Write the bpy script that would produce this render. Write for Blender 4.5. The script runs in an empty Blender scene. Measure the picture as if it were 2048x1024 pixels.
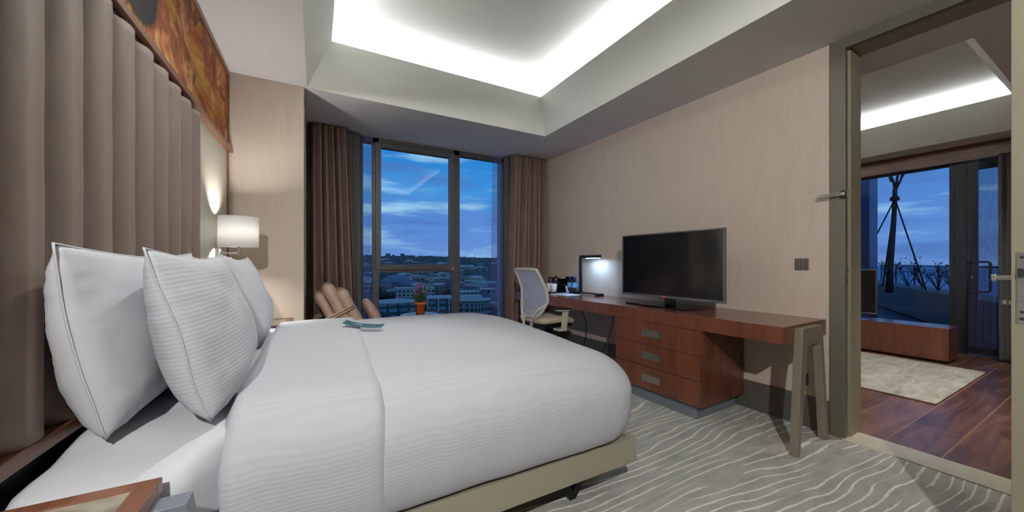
import bpy, bmesh, math, random
from mathutils import Vector, Matrix, noise
random.seed(7)
PI = math.pi
scene = bpy.context.scene
C = scene.collection

# ------------------------------------------------------------------ camera
YAW = 0.502
cam_d = bpy.data.cameras.new('camera')
cam = bpy.data.objects.new('camera', cam_d); C.objects.link(cam)
cam_d.sensor_width = 36.0
cam_d.lens = 712.0 / 2048.0 * 36.0
cam_d.shift_y = (525.0 - 512.0) / 2048.0
cam_d.clip_start = 0.02; cam_d.clip_end = 9000
cam.location = (0, 0, 1.15)
cam.rotation_euler = (PI / 2, 0, -YAW)
scene.camera = cam
scene.view_settings.view_transform = 'Standard'
scene.view_settings.look = 'None'
scene.view_settings.exposure = 0.32
scene.view_settings.gamma = 1.0
scene.view_settings.use_curve_mapping = False
scene.cycles.max_bounces = 10
scene.cycles.diffuse_bounces = 5
scene.cycles.transparent_max_bounces = 16
scene.cycles.sample_clamp_indirect = 6.0

# ------------------------------------------------------------------ world: dusk sky
def srgb(r, g, b):
    f = lambda c: ((c / 255 + 0.055) / 1.055) ** 2.4 if c / 255 > 0.04045 else c / 255 / 12.92
    return (f(r), f(g), f(b), 1.0)

world = bpy.data.worlds.new('dusk_sky'); scene.world = world
world.use_nodes = True
nt = world.node_tree; N = nt.nodes; Lk = nt.links
N.clear()
wo = N.new('ShaderNodeOutputWorld'); bg = N.new('ShaderNodeBackground')
tc = N.new('ShaderNodeTexCoord'); sep = N.new('ShaderNodeSeparateXYZ')
Lk.new(tc.outputs['Generated'], sep.inputs[0])
ramp = N.new('ShaderNodeValToRGB')
cr = ramp.color_ramp
cr.elements[0].position = 0.0; cr.elements[0].color = srgb(112, 152, 212)
cr.elements[1].position = 1.0; cr.elements[1].color = srgb(38, 90, 170)
for p, c in ((0.06, srgb(100, 146, 212)), (0.13, srgb(88, 140, 210)), (0.19, srgb(66, 150, 218)), (0.3, srgb(36, 132, 208)), (0.45, srgb(30, 105, 190))):
    e = cr.elements.new(p); e.color = c
Lk.new(sep.outputs['Z'], ramp.inputs[0])
mapn = N.new('ShaderNodeMapping'); mapn.inputs['Scale'].default_value = (2.2, 2.2, 15.0)
mapn.inputs['Location'].default_value = (3.1, 0.7, 1.3)
Lk.new(tc.outputs['Generated'], mapn.inputs[0])
nz = N.new('ShaderNodeTexNoise'); nz.inputs['Scale'].default_value = 1.5; nz.inputs['Detail'].default_value = 7; nz.inputs['Roughness'].default_value = 0.55
Lk.new(mapn.outputs[0], nz.inputs[0])
r1 = N.new('ShaderNodeValToRGB'); r1.color_ramp.elements[0].position = 0.52; r1.color_ramp.elements[1].position = 0.68
r1.color_ramp.elements[0].color = (0, 0, 0, 1)
Lk.new(nz.outputs[0], r1.inputs[0])
m1 = N.new('ShaderNodeMixRGB'); m1.inputs[2].default_value = srgb(165, 212, 238)
Lk.new(r1.outputs[0], m1.inputs[0]); Lk.new(ramp.outputs[0], m1.inputs[1])
r2 = N.new('ShaderNodeValToRGB'); r2.color_ramp.elements[0].position = 0.32; r2.color_ramp.elements[1].position = 0.46
r2.color_ramp.elements[0].color = (0.75, 0.75, 0.75, 1); r2.color_ramp.elements[1].color = (0, 0, 0, 1)
Lk.new(nz.outputs[0], r2.inputs[0])
m2 = N.new('ShaderNodeMixRGB'); m2.inputs[2].default_value = srgb(80, 118, 185)
Lk.new(r2.outputs[0], m2.inputs[0]); Lk.new(m1.outputs[0], m2.inputs[1])
Lk.new(m2.outputs[0], bg.inputs[0]); bg.inputs[1].default_value = 0.85
Lk.new(bg.outputs[0], wo.inputs[0])

# ------------------------------------------------------------------ light helpers and main lights
def area(name, loc, rot, sx, sy, power, col=(1, 1, 1), spread=None):
    l = bpy.data.lights.new(name, 'AREA'); l.shape = 'RECTANGLE'; l.size = sx; l.size_y = sy
    l.energy = power; l.color = col
    if spread: l.spread = spread
    o = bpy.data.objects.new(name, l); o.location = loc; o.rotation_euler = rot; C.objects.link(o)
    return o
def spot(name, loc, target, power, angle, blend, col=(1, 1, 1), size=0.05):
    l = bpy.data.lights.new(name, 'SPOT'); l.energy = power; l.spot_size = math.radians(angle); l.spot_blend = blend
    l.color = col; l.shadow_soft_size = size
    o = bpy.data.objects.new(name, l); o.location = loc
    d = Vector(target) - Vector(loc); o.rotation_euler = d.to_track_quat('-Z', 'Y').to_euler(); C.objects.link(o)
    return o
HC = 2.61      # flat ceiling height
WHITE = (0.955, 0.975, 1.0)
COVE = 26.0    # watts per metre of LED strip
# bedroom cove strips, lying behind the lip and shining up
area('cove_strip_window', (1.13, 3.40, 2.985), (PI, 0, 0), 2.3, 0.04, COVE * 2.3, WHITE)
area('cove_strip_desk', (2.27, 1.2, 2.985), (PI, 0, 0), 0.04, 4.2, COVE * 4.2, WHITE)
area('cove_strip_bed', (-0.02, 1.2, 2.985), (PI, 0, 0), 0.04, 4.2, COVE * 4.2, WHITE)
area('cove_strip_back', (1.13, -0.95, 2.985), (PI, 0, 0), 2.3, 0.04, COVE * 1.2, WHITE)
# living room cove strips
area('cove_strip_lounge_window', (6.62, 2.0, 2.985), (PI, 0, 0), 0.04, 2.7, COVE * 2.4, WHITE)
area('cove_strip_lounge_near', (3.80, 2.0, 2.985), (PI, 0, 0), 0.04, 2.7, COVE * 1.2, WHITE)
area('cove_strip_lounge_end', (5.2, 3.5, 2.985), (PI, 0, 0), 2.6, 0.04, COVE * 2.2, WHITE)
# recessed downlight of the entrance side, behind the photographer
spot('downlight_entrance', (-0.5, -1.15, 2.585), (1.6, 1.4, 0.7), 285, 102, 0.6, (1, 0.97, 0.94), 0.035)
spot('fill_spot_tray', (0.72, 2.3, 3.05), (-0.35, 1.6, 0.8), 95, 82, 0.9, (1, 0.975, 0.95), 0.05)  # unseen spot added in the tray to light headboard and pillows
spot('fill_spot_lounge', (4.6, 0.2, 2.59), (5.2, 1.0, 0.0), 150, 120, 0.7, (1, 0.95, 0.88), 0.05)  # unseen spot added to brighten the living room floor

# ------------------------------------------------------------------ materials
def new_mat(name):
    m = bpy.data.materials.new(name); m.use_nodes = True
    return m, m.node_tree.nodes, m.node_tree.links, m.node_tree.nodes['Principled BSDF']
def coords(nodes, links, scale=(1, 1, 1), kind='Object', rot=(0, 0, 0), loc=(0, 0, 0)):
    t = nodes.new('ShaderNodeTexCoord'); mp = nodes.new('ShaderNodeMapping')
    mp.inputs['Scale'].default_value = scale; mp.inputs['Rotation'].default_value = rot; mp.inputs['Location'].default_value = loc
    links.new(t.outputs[kind], mp.inputs[0]); return mp
def nodenoise(nodes, links, vec, scale, detail=4, rough=0.55, dist=0):
    n = nodes.new('ShaderNodeTexNoise'); n.inputs['Scale'].default_value = scale
    n.inputs['Detail'].default_value = detail; n.inputs['Roughness'].default_value = rough; n.inputs['Distortion'].default_value = dist
    links.new(vec.outputs[0], n.inputs[0]); return n
def cramp(nodes, links, src, stops, out=0):
    r = nodes.new('ShaderNodeValToRGB'); e = r.color_ramp.elements
    e[0].position = stops[0][0]; e[0].color = stops[0][1]; e[1].position = stops[-1][0]; e[1].color = stops[-1][1]
    for p, c in stops[1:-1]:
        x = e.new(p); x.color = c
    links.new(src.outputs[out], r.inputs[0]); return r
def bump(nodes, links, src, b, strength, dist=0.01, out=0):
    bp = nodes.new('ShaderNodeBump'); bp.inputs['Strength'].default_value = strength; bp.inputs['Distance'].default_value = dist
    links.new(src.outputs[out], bp.inputs['Height']); links.new(bp.outputs[0], b.inputs['Normal']); return bp
def math_n(nodes, links, op, a, b=None, c=None):
    n = nodes.new('ShaderNodeMath'); n.operation = op
    for i, v in enumerate((a, b, c)):
        if v is None: continue
        if isinstance(v, (int, float)): n.inputs[i].default_value = v
        else: links.new(v, n.inputs[i])
    return n.outputs[0]

def plain(name, col, rough=0.5, metal=0.0, var=0.08, vscale=6.0, bstr=0.0, bscale=60.0, spec=0.5, kind='Object'):
    m, n, l, b = new_mat(name)
    b.inputs['Roughness'].default_value = rough; b.inputs['Metallic'].default_value = metal
    b.inputs['Specular IOR Level'].default_value = spec
    mp = coords(n, l, kind=kind)
    nn = nodenoise(n, l, mp, vscale, 3)
    c1 = tuple(min(1, x * (1 - var)) for x in col[:3]) + (1,); c2 = tuple(min(1, x * (1 + var)) for x in col[:3]) + (1,)
    r = cramp(n, l, nn, ((0.3, c1), (0.7, c2)))
    l.new(r.outputs[0], b.inputs['Base Color'])
    if bstr:
        n2 = nodenoise(n, l, mp, bscale, 4); bump(n, l, n2, b, bstr, 0.004)
    return m
def wood(name, dark, light, scale=(1, 1, 1), rough=0.35, grain=30.0, coat=0.0):
    """grain runs along the axis whose scale is small"""
    m, n, l, b = new_mat(name)
    mp = coords(n, l, scale)
    big = nodenoise(n, l, mp, 2.2, 3, 0.5, 1.2)
    fine = nodenoise(n, l, mp, grain, 6, 0.65, 0.3)
    mix = n.new('ShaderNodeMixRGB'); mix.inputs[0].default_value = 0.55
    l.new(big.outputs[0], mix.inputs[1]); l.new(fine.outputs[0], mix.inputs[2])
    mid = tuple((a + c) / 2 for a, c in zip(dark, light))
    r = cramp(n, l, mix, ((0.32, dark), (0.5, mid), (0.68, light)))
    l.new(r.outputs[0], b.inputs['Base Color'])
    b.inputs['Roughness'].default_value = rough; b.inputs['Coat Weight'].default_value = coat; b.inputs['Coat Roughness'].default_value = 0.25
    bump(n, l, fine, b, 0.08, 0.002)
    return m
def wallpaper(name, col):
    m, n, l, b = new_mat(name)
    b.inputs['Roughness'].default_value = 0.75; b.inputs['Specular IOR Level'].default_value = 0.2
    mp = coords(n, l, (1, 1, 0.03), 'Object')
    f = nodenoise(n, l, mp, 160, 4, 0.7)
    mp2 = coords(n, l, (1, 1, 0.25)); f2 = nodenoise(n, l, mp2, 14, 3)
    mx = n.new('ShaderNodeMixRGB'); mx.inputs[0].default_value = 0.3
    l.new(f.outputs[0], mx.inputs[1]); l.new(f2.outputs[0], mx.inputs[2])
    r = cramp(n, l, mx, ((0.3, tuple(x * 0.88 for x in col[:3]) + (1,)), (0.7, tuple(min(1, x * 1.08) for x in col[:3]) + (1,))))
    l.new(r.outputs[0], b.inputs['Base Color']); bump(n, l, f, b, 0.12, 0.002)
    return m
def linen(name, col, period=0.0125, stripes=True, amount=0.07, vec=(0, -1, 1)):
    m, n, l, b = new_mat(name)
    b.inputs['Roughness'].default_value = 0.8; b.inputs['Specular IOR Level'].default_value = 0.2
    
    t = n.new('ShaderNodeTexCoord'); dt = n.new('ShaderNodeVectorMath'); dt.operation = 'DOT_PRODUCT'
    l.new(t.outputs['Object'], dt.inputs[0]); dt.inputs[1].default_value = vec
    mp = coords(n, l); nn = nodenoise(n, l, mp, 9, 4)
    fine = nodenoise(n, l, mp, 260, 3)
    if stripes:
        w = math_n(n, l, 'MULTIPLY', dt.outputs['Value'], 2 * PI / period)
        s = math_n(n, l, 'SINE', w)
        s2 = math_n(n, l, 'MULTIPLY_ADD', s, 0.5, 0.5)
        mx = n.new('ShaderNodeMixRGB'); l.new(s2, mx.inputs[0])
        mx.inputs[1].default_value = tuple(x * (1 - amount) for x in col[:3]) + (1,); mx.inputs[2].default_value = col
        l.new(mx.outputs[0], b.inputs['Base Color'])
        h = math_n(n, l, 'MULTIPLY_ADD', nn.outputs[0], 1.4, s2)
        bp = n.new('ShaderNodeBump'); bp.inputs['Strength'].default_value = 0.12; bp.inputs['Distance'].default_value = 0.003
        l.new(h, bp.inputs['Height']); l.new(bp.outputs[0], b.inputs['Normal'])
    else:
        r = cramp(n, l, nn, ((0.3, tuple(x * 0.96 for x in col[:3]) + (1,)), (0.7, col)))
        l.new(r.outputs[0], b.inputs['Base Color'])
        bump(n, l, fine, b, 0.06, 0.002)
    return m
def emit(name, col, strength):
    m, n, l, b = new_mat(name)
    b.inputs['Base Color'].default_value = col; b.inputs['Emission Color'].default_value = col; b.inputs['Emission Strength'].default_value = strength
    return m
def thin_glass(name, tint=(0.93, 0.96, 1, 1), ior=1.45, rough=0.0):
    m = bpy.data.materials.new(name); m.use_nodes = True
    n = m.node_tree.nodes; l = m.node_tree.links; n.clear()
    o = n.new('ShaderNodeOutputMaterial'); mx = n.new('ShaderNodeMixShader'); fr = n.new('ShaderNodeFresnel'); fr.inputs[0].default_value = ior
    tr = n.new('ShaderNodeBsdfTransparent'); tr.inputs[0].default_value = tint
    gl = n.new('ShaderNodeBsdfGlossy'); gl.inputs['Roughness'].default_value = rough
    ge = n.new('ShaderNodeNewGeometry'); mr = n.new('ShaderNodeMapRange'); mr.inputs[3].default_value = ior; mr.inputs[4].default_value = 1 / ior
    l.new(ge.outputs['Backfacing'], mr.inputs[0]); l.new(mr.outputs[0], fr.inputs[0])
    l.new(fr.outputs[0], mx.inputs[0]); l.new(tr.outputs[0], mx.inputs[1]); l.new(gl.outputs[0], mx.inputs[2]); l.new(mx.outputs[0], o.inputs[0])
    return m
def sheer(name, col, opacity=0.35):
    m = bpy.data.materials.new(name); m.use_nodes = True
    n = m.node_tree.nodes; l = m.node_tree.links; n.clear()
    o = n.new('ShaderNodeOutputMaterial'); mx = n.new('ShaderNodeMixShader')
    tr = n.new('ShaderNodeBsdfTransparent'); df = n.new('ShaderNodeBsdfDiffuse'); tl = n.new('ShaderNodeBsdfTranslucent'); m2 = n.new('ShaderNodeMixShader')
    df.inputs[0].default_value = col; tl.inputs[0].default_value = col; m2.inputs[0].default_value = 0.5
    l.new(df.outputs[0], m2.inputs[1]); l.new(tl.outputs[0], m2.inputs[2])
    mp = coords(n, l, (1, 1, 0.15)); nn = nodenoise(n, l, mp, 60, 4)
    r = n.new('ShaderNodeMapRange'); r.inputs[3].default_value = opacity * 0.6; r.inputs[4].default_value = min(1, opacity * 1.4)
    l.new(nn.outputs[0], r.inputs[0]); l.new(r.outputs[0], mx.inputs[0])
    l.new(tr.outputs[0], mx.inputs[1]); l.new(m2.outputs[0], mx.inputs[2]); l.new(mx.outputs[0], o.inputs[0])
    return m

M = {}
M['wall'] = wallpaper('beige_wallpaper', srgb(194, 180, 166))
M['reveal'] = plain('window_reveal_paint', srgb(150, 145, 138), 0.7, var=0.03)
M['ceiling'] = plain('ceiling_paint', srgb(216, 215, 216), 0.85, var=0.015, vscale=2)
M['cove'] = plain('cove_white_paint', srgb(226, 228, 222), 0.85, var=0.01, vscale=2)
M['olive'] = plain('olive_lacquer', srgb(98, 94, 82), 0.45, var=0.03, vscale=3)
M['olive_l'] = plain('pale_olive_lacquer', srgb(138, 133, 112), 0.5, var=0.03, vscale=3)
M['champ'] = plain('champagne_metal', srgb(136, 128, 112), 0.42, 0.35, var=0.04, vscale=5, bstr=0.03, bscale=300)
M['plinth'] = plain('grey_plinth', srgb(120, 128, 136), 0.45, 0.2, var=0.04)
M['skirt'] = plain('dark_skirting', srgb(84, 82, 76), 0.5, var=0.05)
M['cream_panel'] = plain('cream_lacquer_panel', srgb(184, 180, 166), 0.4, var=0.03)
M['cherry'] = wood('cherry_veneer', srgb(78, 41, 28), srgb(126, 72, 49), (1, 1, 0.12), 0.33, 26, 0.3)
M['cherry_top'] = wood('cherry_veneer_top', srgb(88, 48, 36), srgb(134, 80, 58), (1, 0.1, 1), 0.24, 26, 0.5)
M['cherry_y'] = wood('cherry_trim', srgb(82, 50, 36), srgb(132, 86, 60), (1, 0.08, 1), 0.35, 40, 0.2)
M['cherry_z'] = wood('cherry_trim_upright', srgb(82, 50, 36), srgb(132, 86, 60), (1, 1, 0.08), 0.35, 40, 0.2)
M['pad'] = plain('taupe_upholstery', srgb(124, 109, 98), 0.62, var=0.05, vscale=3, bstr=0.05, bscale=400, spec=0.35)
M['linen'] = linen('striped_white_linen', srgb(174, 177, 182), 0.0125, True, 0.045, (0, -1, 1))
M['pillow'] = linen('striped_pillow_linen', srgb(190, 192, 197), 0.0115, True, 0.06, (0, 1, 0))
M['sheet'] = linen('plain_white_sheet', srgb(190, 192, 197), stripes=False)
M['bedframe'] = plain('greige_bed_lacquer', srgb(140, 136, 118), 0.45, var=0.04, vscale=2)
M['black'] = plain('black_metal', srgb(26, 26, 32), 0.4, 0.4, var=0.1)
M['blackp'] = plain('black_gloss_plastic', srgb(14, 14, 17), 0.12, var=0.1)
M['curtain'] = plain('brown_curtain', srgb(110, 90, 82), 0.55, var=0.1, vscale=8, bstr=0.1, bscale=120, spec=0.3)
M['blackout'] = plain('grey_blackout_cloth', srgb(74, 74, 74), 0.8, var=0.1, vscale=30, bstr=0.2, bscale=200)
M['sheer'] = sheer('blue_grey_sheer', srgb(120, 130, 190), 0.42)
M['sheer_brown'] = sheer('brown_sheer', srgb(92, 90, 118), 0.55)
M['frame'] = plain('bronze_window_frame', srgb(80, 77, 80), 0.45, 0.3, var=0.04)
M['frame_d'] = plain('charcoal_door_frame', srgb(38, 42, 50), 0.45, 0.2, var=0.04)
M['glass'] = thin_glass('window_glass')
M['clear'] = thin_glass('drinking_glass', (0.9, 0.95, 0.97, 1), 1.5)
M['chrome'] = plain('brushed_steel', srgb(190, 186, 180), 0.28, 0.9, var=0.05, bstr=0.03, bscale=300)
M['white_p'] = plain('white_plastic', srgb(206, 202, 188), 0.4, var=0.03)
M['mesh_w'] = sheer('pale_mesh_cloth', srgb(226, 230, 240), 0.9)
M['seat_b'] = plain('cream_seat_fabric', srgb(196, 182, 160), 0.8, var=0.05, bstr=0.1, bscale=300)
M['arm_l'] = plain('tan_leather', srgb(190, 164, 144), 0.5, var=0.06, vscale=8, bstr=0.08, bscale=150)
M['ceramic'] = plain('white_ceramic', srgb(228, 228, 226), 0.15, var=0.02)
M['terra'] = plain('terracotta', srgb(206, 98, 44), 0.7, var=0.1, vscale=20)
M['leaf'] = plain('green_leaf', srgb(62, 96, 52), 0.6, var=0.4, vscale=40)
M['pink'] = plain('pink_petals', srgb(196, 84, 150), 0.6, var=0.3, vscale=40)
M['lilac'] = plain('pale_lilac_petals', srgb(222, 196, 226), 0.6, var=0.1, vscale=40)
M['paper'] = plain('white_paper', srgb(216, 222, 236), 0.7, var=0.02)
M['bluecap'] = plain('blue_cap', srgb(40, 60, 170), 0.4)
M['bluelabel'] = plain('pale_blue_label', srgb(90, 150, 200), 0.5, var=0.15, vscale=40)
M['tv_rim'] = plain('grey_tv_rim', srgb(120, 118, 120), 0.35, 0.7, var=0.03)
M['red'] = plain('red_badge', srgb(190, 60, 50), 0.5)
M['switchm'] = plain('taupe_switch_plate', srgb(92, 86, 82), 0.4, 0.2, var=0.04)
M['screw'] = plain('dark_recess', srgb(60, 66, 70), 0.4, 0.6)

def carpet_mat():
    m, n, l, b = new_mat('striped_carpet')
    b.inputs['Roughness'].default_value = 0.95; b.inputs['Specular IOR Level'].default_value = 0.05
    t = n.new('ShaderNodeTexCoord'); sp = n.new('ShaderNodeSeparateXYZ'); l.new(t.outputs['Object'], sp.inputs[0])
    mpA = coords(n, l, (0.75, 1.6, 1)); a = nodenoise(n, l, mpA, 1.0, 2, 0.45)
    mpB = coords(n, l, (3, 9, 1)); bb = nodenoise(n, l, mpB, 1.6, 2)
    mpJ = coords(n, l, (1, 1, 1)); j = nodenoise(n, l, mpJ, 55, 2)
    f = math_n(n, l, 'MULTIPLY', sp.outputs['Y'], 18.5)
    f = math_n(n, l, 'MULTIPLY_ADD', a.outputs[0], 8.5, f)
    f = math_n(n, l, 'MULTIPLY_ADD', bb.outputs[0], 0.55, f)
    f = math_n(n, l, 'MULTIPLY_ADD', j.outputs[0], 0.16, f)
    fr = math_n(n, l, 'FRACT', f)
    d = math_n(n, l, 'ABSOLUTE', math_n(n, l, 'SUBTRACT', fr, 0.5))
    # line id -> break some lines along their run
    fl = math_n(n, l, 'FLOOR', f)
    cmb = n.new('ShaderNodeCombineXYZ'); l.new(math_n(n, l, 'MULTIPLY', sp.outputs['X'], 1.7), cmb.inputs[0]); l.new(math_n(n, l, 'MULTIPLY', fl, 7.31), cmb.inputs[1])
    g = n.new('ShaderNodeTexNoise'); g.inputs['Scale'].default_value = 1.0; g.inputs['Detail'].default_value = 0; l.new(cmb.outputs[0], g.inputs[0])
    wdt = n.new('ShaderNodeMapRange'); wdt.inputs[1].default_value = 0.36; wdt.inputs[2].default_value = 0.46; wdt.inputs[3].default_value = -0.02; wdt.inputs[4].default_value = 0.092
    l.new(g.outputs[0], wdt.inputs[0])
    s = math_n(n, l, 'SUBTRACT', wdt.outputs[0], d)
    mr = n.new('ShaderNodeMapRange'); mr.inputs[1].default_value = -0.04; mr.inputs[2].default_value = 0.04; l.new(s, mr.inputs[0])
    base_n = nodenoise(n, l, coords(n, l, (1.5, 4, 1)), 3.0, 5, 0.65)
    base = cramp(n, l, base_n, ((0.3, srgb(154, 154, 149)), (0.7, srgb(184, 183, 176))))
    mx = n.new('ShaderNodeMixRGB'); l.new(mr.outputs[0], mx.inputs[0]); l.new(base.outputs[0], mx.inputs[1]); mx.inputs[2].default_value = srgb(228, 227, 219)
    pile = nodenoise(n, l, coords(n, l), 420, 3)
    mx2 = n.new('ShaderNodeMixRGB'); mx2.blend_type = 'MULTIPLY'; mx2.inputs[0].default_value = 0.35
    pr = cramp(n, l, pile, ((0.3, (0.75, 0.75, 0.75, 1)), (0.6, (1, 1, 1, 1))))
    l.new(mx.outputs[0], mx2.inputs[1]); l.new(pr.outputs[0], mx2.inputs[2]); l.new(mx2.outputs[0], b.inputs['Base Color'])
    bump(n, l, pile, b, 0.3, 0.004)
    return m
M['carpet'] = carpet_mat()

def floorboards():
    m, n, l, b = new_mat('walnut_floorboards')
    mp = coords(n, l, (1, 1, 1), 'Object', (0, 0, 0), (0.3, 0.1, 0))
    br = n.new('ShaderNodeTexBrick'); br.inputs['Scale'].default_value = 1.0
    br.inputs['Brick Width'].default_value = 1.35; br.inputs['Row Height'].default_value = 0.24; br.inputs['Mortar Size'].default_value = 0.003
    br.inputs['Color1'].default_value = (0, 0, 0, 1); br.inputs['Color2'].default_value = (1, 1, 1, 1); br.inputs['Mortar'].default_value = (0.5, 0.5, 0.5, 1)
    br.offset = 0.43; l.new(mp.outputs[0], br.inputs[0])
    mg = coords(n, l, (0.35, 3.2, 1)); g1 = nodenoise(n, l, mg, 2.4, 7, 0.6, 2.2)
    k = math_n(n, l, 'MULTIPLY_ADD', br.outputs['Color'], 0.28, math_n(n, l, 'MULTIPLY', g1.outputs[0], 0.85))
    r = n.new('ShaderNodeValToRGB'); e = r.color_ramp.elements
    e[0].position = 0.28; e[0].color = srgb(54, 34, 29); e[1].position = 0.78; e[1].color = srgb(144, 102, 78)
    x = e.new(0.5); x.color = srgb(94, 62, 50)
    l.new(k, r.inputs[0])
    mx = n.new('ShaderNodeMixRGB'); l.new(br.outputs['Fac'], mx.inputs[0]); l.new(r.outputs[0], mx.inputs[1]); mx.inputs[2].default_value = srgb(168, 118, 78)
    l.new(mx.outputs[0], b.inputs['Base Color']); b.inputs['Roughness'].default_value = 0.3
    return m
M['boards'] = floorboards()

def marbled(name, c1, c2, c3, scale=4, rough=0.3, sc=(1, 1, 1), dist=1.5):
    m, n, l, b = new_mat(name)
    nn = nodenoise(n, l, coords(n, l, sc), scale, 8, 0.65, dist)
    r = cramp(n, l, nn, ((0.3, c1), (0.5, c2), (0.7, c3))); l.new(r.outputs[0], b.inputs['Base Color']); b.inputs['Roughness'].default_value = rough
    return m
M['marble'] = marbled('beige_marble', srgb(190, 180, 150), srgb(206, 198, 172), srgb(186, 186, 176), 5)
M['stone_top'] = marbled('grey_stone_inlay', srgb(92, 84, 72), srgb(124, 116, 100), srgb(168, 160, 144), 7, 0.3, (1, 1, 1), 2.5)
M['rug'] = marbled('silvery_rug', srgb(150, 144, 132), srgb(184, 180, 168), srgb(206, 202, 192), 3.0, 0.95, (1, 4, 1), 1.0)

def painting_mat():
    m, n, l, b = new_mat('sunflower_print')
    b.inputs['Roughness'].default_value = 0.7
    b.inputs['Specular IOR Level'].default_value = 0.25
    t = n.new('ShaderNodeTexCoord')
    def flower(cy, cz, cy2):
        mp = n.new('ShaderNodeMapping'); mp.inputs['Location'].default_value = (0, -cy, -cz); l.new(t.outputs['Object'], mp.inputs[0])
        s = n.new('ShaderNodeSeparateXYZ'); l.new(mp.outputs[0], s.inputs[0])
        ang = math_n(n, l, 'ARCTAN2', s.outputs['Z'], s.outputs['Y'])
        rad = math_n(n, l, 'SQRT', math_n(n, l, 'ADD', math_n(n, l, 'MULTIPLY', s.outputs['Y'], s.outputs['Y']), math_n(n, l, 'MULTIPLY', s.outputs['Z'], s.outputs['Z'])))
        return ang, rad
    ang, rad = flower(0.87, 2.27, 0)
    cm = n.new('ShaderNodeCombineXYZ'); l.new(math_n(n, l, 'MULTIPLY', ang, 3.6), cm.inputs[0]); l.new(math_n(n, l, 'MULTIPLY', rad, 1.0), cm.inputs[1])
    nn = nodenoise(n, l, cm, 1.6, 4, 0.6, 0.6)
    r = cramp(n, l, nn, ((0.25, srgb(84, 42, 26)), (0.38, srgb(150, 70, 30)), (0.47, srgb(178, 118, 50)), (0.55, srgb(200, 156, 72)), (0.62, srgb(170, 82, 40)), (0.78, srgb(78, 48, 40))))
    # butterfly-like dark and salmon patches
    v = n.new('ShaderNodeTexVoronoi'); v.inputs['Scale'].default_value = 2.6; mv = coords(n, l, (1, 1, 1.4)); l.new(mv.outputs[0], v.inputs[0])
    nv = nodenoise(n, l, coords(n, l), 5, 5, 0.6, 1.5)
    mask = cramp(n, l, v, ((0.0, (1, 1, 1, 1)), (0.5, (0, 0, 0, 1))), 1)
    pc = cramp(n, l, nv, ((0.35, srgb(60, 48, 50)), (0.5, srgb(150, 76, 48)), (0.65, srgb(214, 170, 120))))
    mk = cramp(n, l, v, ((0.30, (0, 0, 0, 1)), (0.36, (0.8, 0.8, 0.8, 1))), 1)
    mxp = n.new('ShaderNodeMixRGB'); l.new(mk.outputs[0], mxp.inputs[0]); l.new(r.outputs[0], mxp.inputs[1]); l.new(pc.outputs[0], mxp.inputs[2])
    eye = n.new('ShaderNodeMapRange'); eye.inputs[1].default_value = 0.20; eye.inputs[2].default_value = 0.23; eye.inputs[3].default_value = 1; eye.inputs[4].default_value = 0
    l.new(math_n(n, l, 'MULTIPLY_ADD', nv.outputs[0], 0.03, rad), eye.inputs[0])
    mx = n.new('ShaderNodeMixRGB'); l.new(eye.outputs[0], mx.inputs[0]); l.new(mxp.outputs[0], mx.inputs[1]); mx.inputs[2].default_value = srgb(24, 19, 21)
    l.new(mx.outputs[0], b.inputs['Base Color'])
    return m
M['print'] = painting_mat()

def shade_mat():
    m = bpy.data.materials.new('white_lampshade'); m.use_nodes = True
    n = m.node_tree.nodes; l = m.node_tree.links; n.clear()
    o = n.new('ShaderNodeOutputMaterial'); mx = n.new('ShaderNodeMixShader'); mx.inputs[0].default_value = 0.72
    df = n.new('ShaderNodeBsdfDiffuse'); tl = n.new('ShaderNodeBsdfTranslucent')
    mp = coords(n, l); nn = nodenoise(n, l, mp, 200, 3); r = cramp(n, l, nn, ((0.3, (0.92, 0.92, 0.91, 1)), (0.7, (0.96, 0.96, 0.95, 1))))
    l.new(r.outputs[0], df.inputs[0]); l.new(r.outputs[0], tl.inputs[0])
    l.new(df.outputs[0], mx.inputs[1]); l.new(tl.outputs[0], mx.inputs[2]); l.new(mx.outputs[0], o.inputs[0])
    return m
M['shade'] = shade_mat()

def facade(name, wallc, winc, bw=3.2, rh=3.0, lit=0.0):
    m, n, l, b = new_mat(name)
    t = n.new('ShaderNodeTexCoord'); s = n.new('ShaderNodeSeparateXYZ'); l.new(t.outputs['Object'], s.inputs[0])
    c = n.new('ShaderNodeCombineXYZ'); l.new(math_n(n, l, 'ADD', s.outputs['X'], s.outputs['Y']), c.inputs[0]); l.new(s.outputs['Z'], c.inputs[1])
    br = n.new('ShaderNodeTexBrick'); br.offset = 0; br.inputs['Scale'].default_value = 1; br.inputs['Brick Width'].default_value = bw; br.inputs['Row Height'].default_value = rh
    br.inputs['Mortar Size'].default_value = 0.75; br.inputs['Mortar Smooth'].default_value = 0.0
    br.inputs['Color1'].default_value = winc; br.inputs['Color2'].default_value = tuple(x * 1.6 for x in winc[:3]) + (1,); br.inputs['Mortar'].default_value = wallc
    l.new(c.outputs[0], br.inputs[0]); l.new(br.outputs['Color'], b.inputs['Base Color'])
    b.inputs['Roughness'].default_value = 0.6
    return m
M['fac1'] = facade('pale_block_facade', srgb(196, 184, 164), srgb(30, 42, 60))
M['fac2'] = facade('grey_block_facade', srgb(140, 138, 126), srgb(44, 46, 50), 2.6, 3.2)
M['fac3'] = facade('warm_block_facade', srgb(180, 158, 134), srgb(34, 42, 56), 4.0, 3.4)
M['fac4'] = facade('dark_block_facade', srgb(60, 78, 66), srgb(110, 130, 140), 6.0, 3.6)
M['roof'] = plain('pale_flat_roof', srgb(206, 192, 172), 0.7, var=0.1, vscale=0.1)
M['roof_d'] = plain('slate_flat_roof', srgb(112, 112, 108), 0.7, var=0.2, vscale=0.1)
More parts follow.
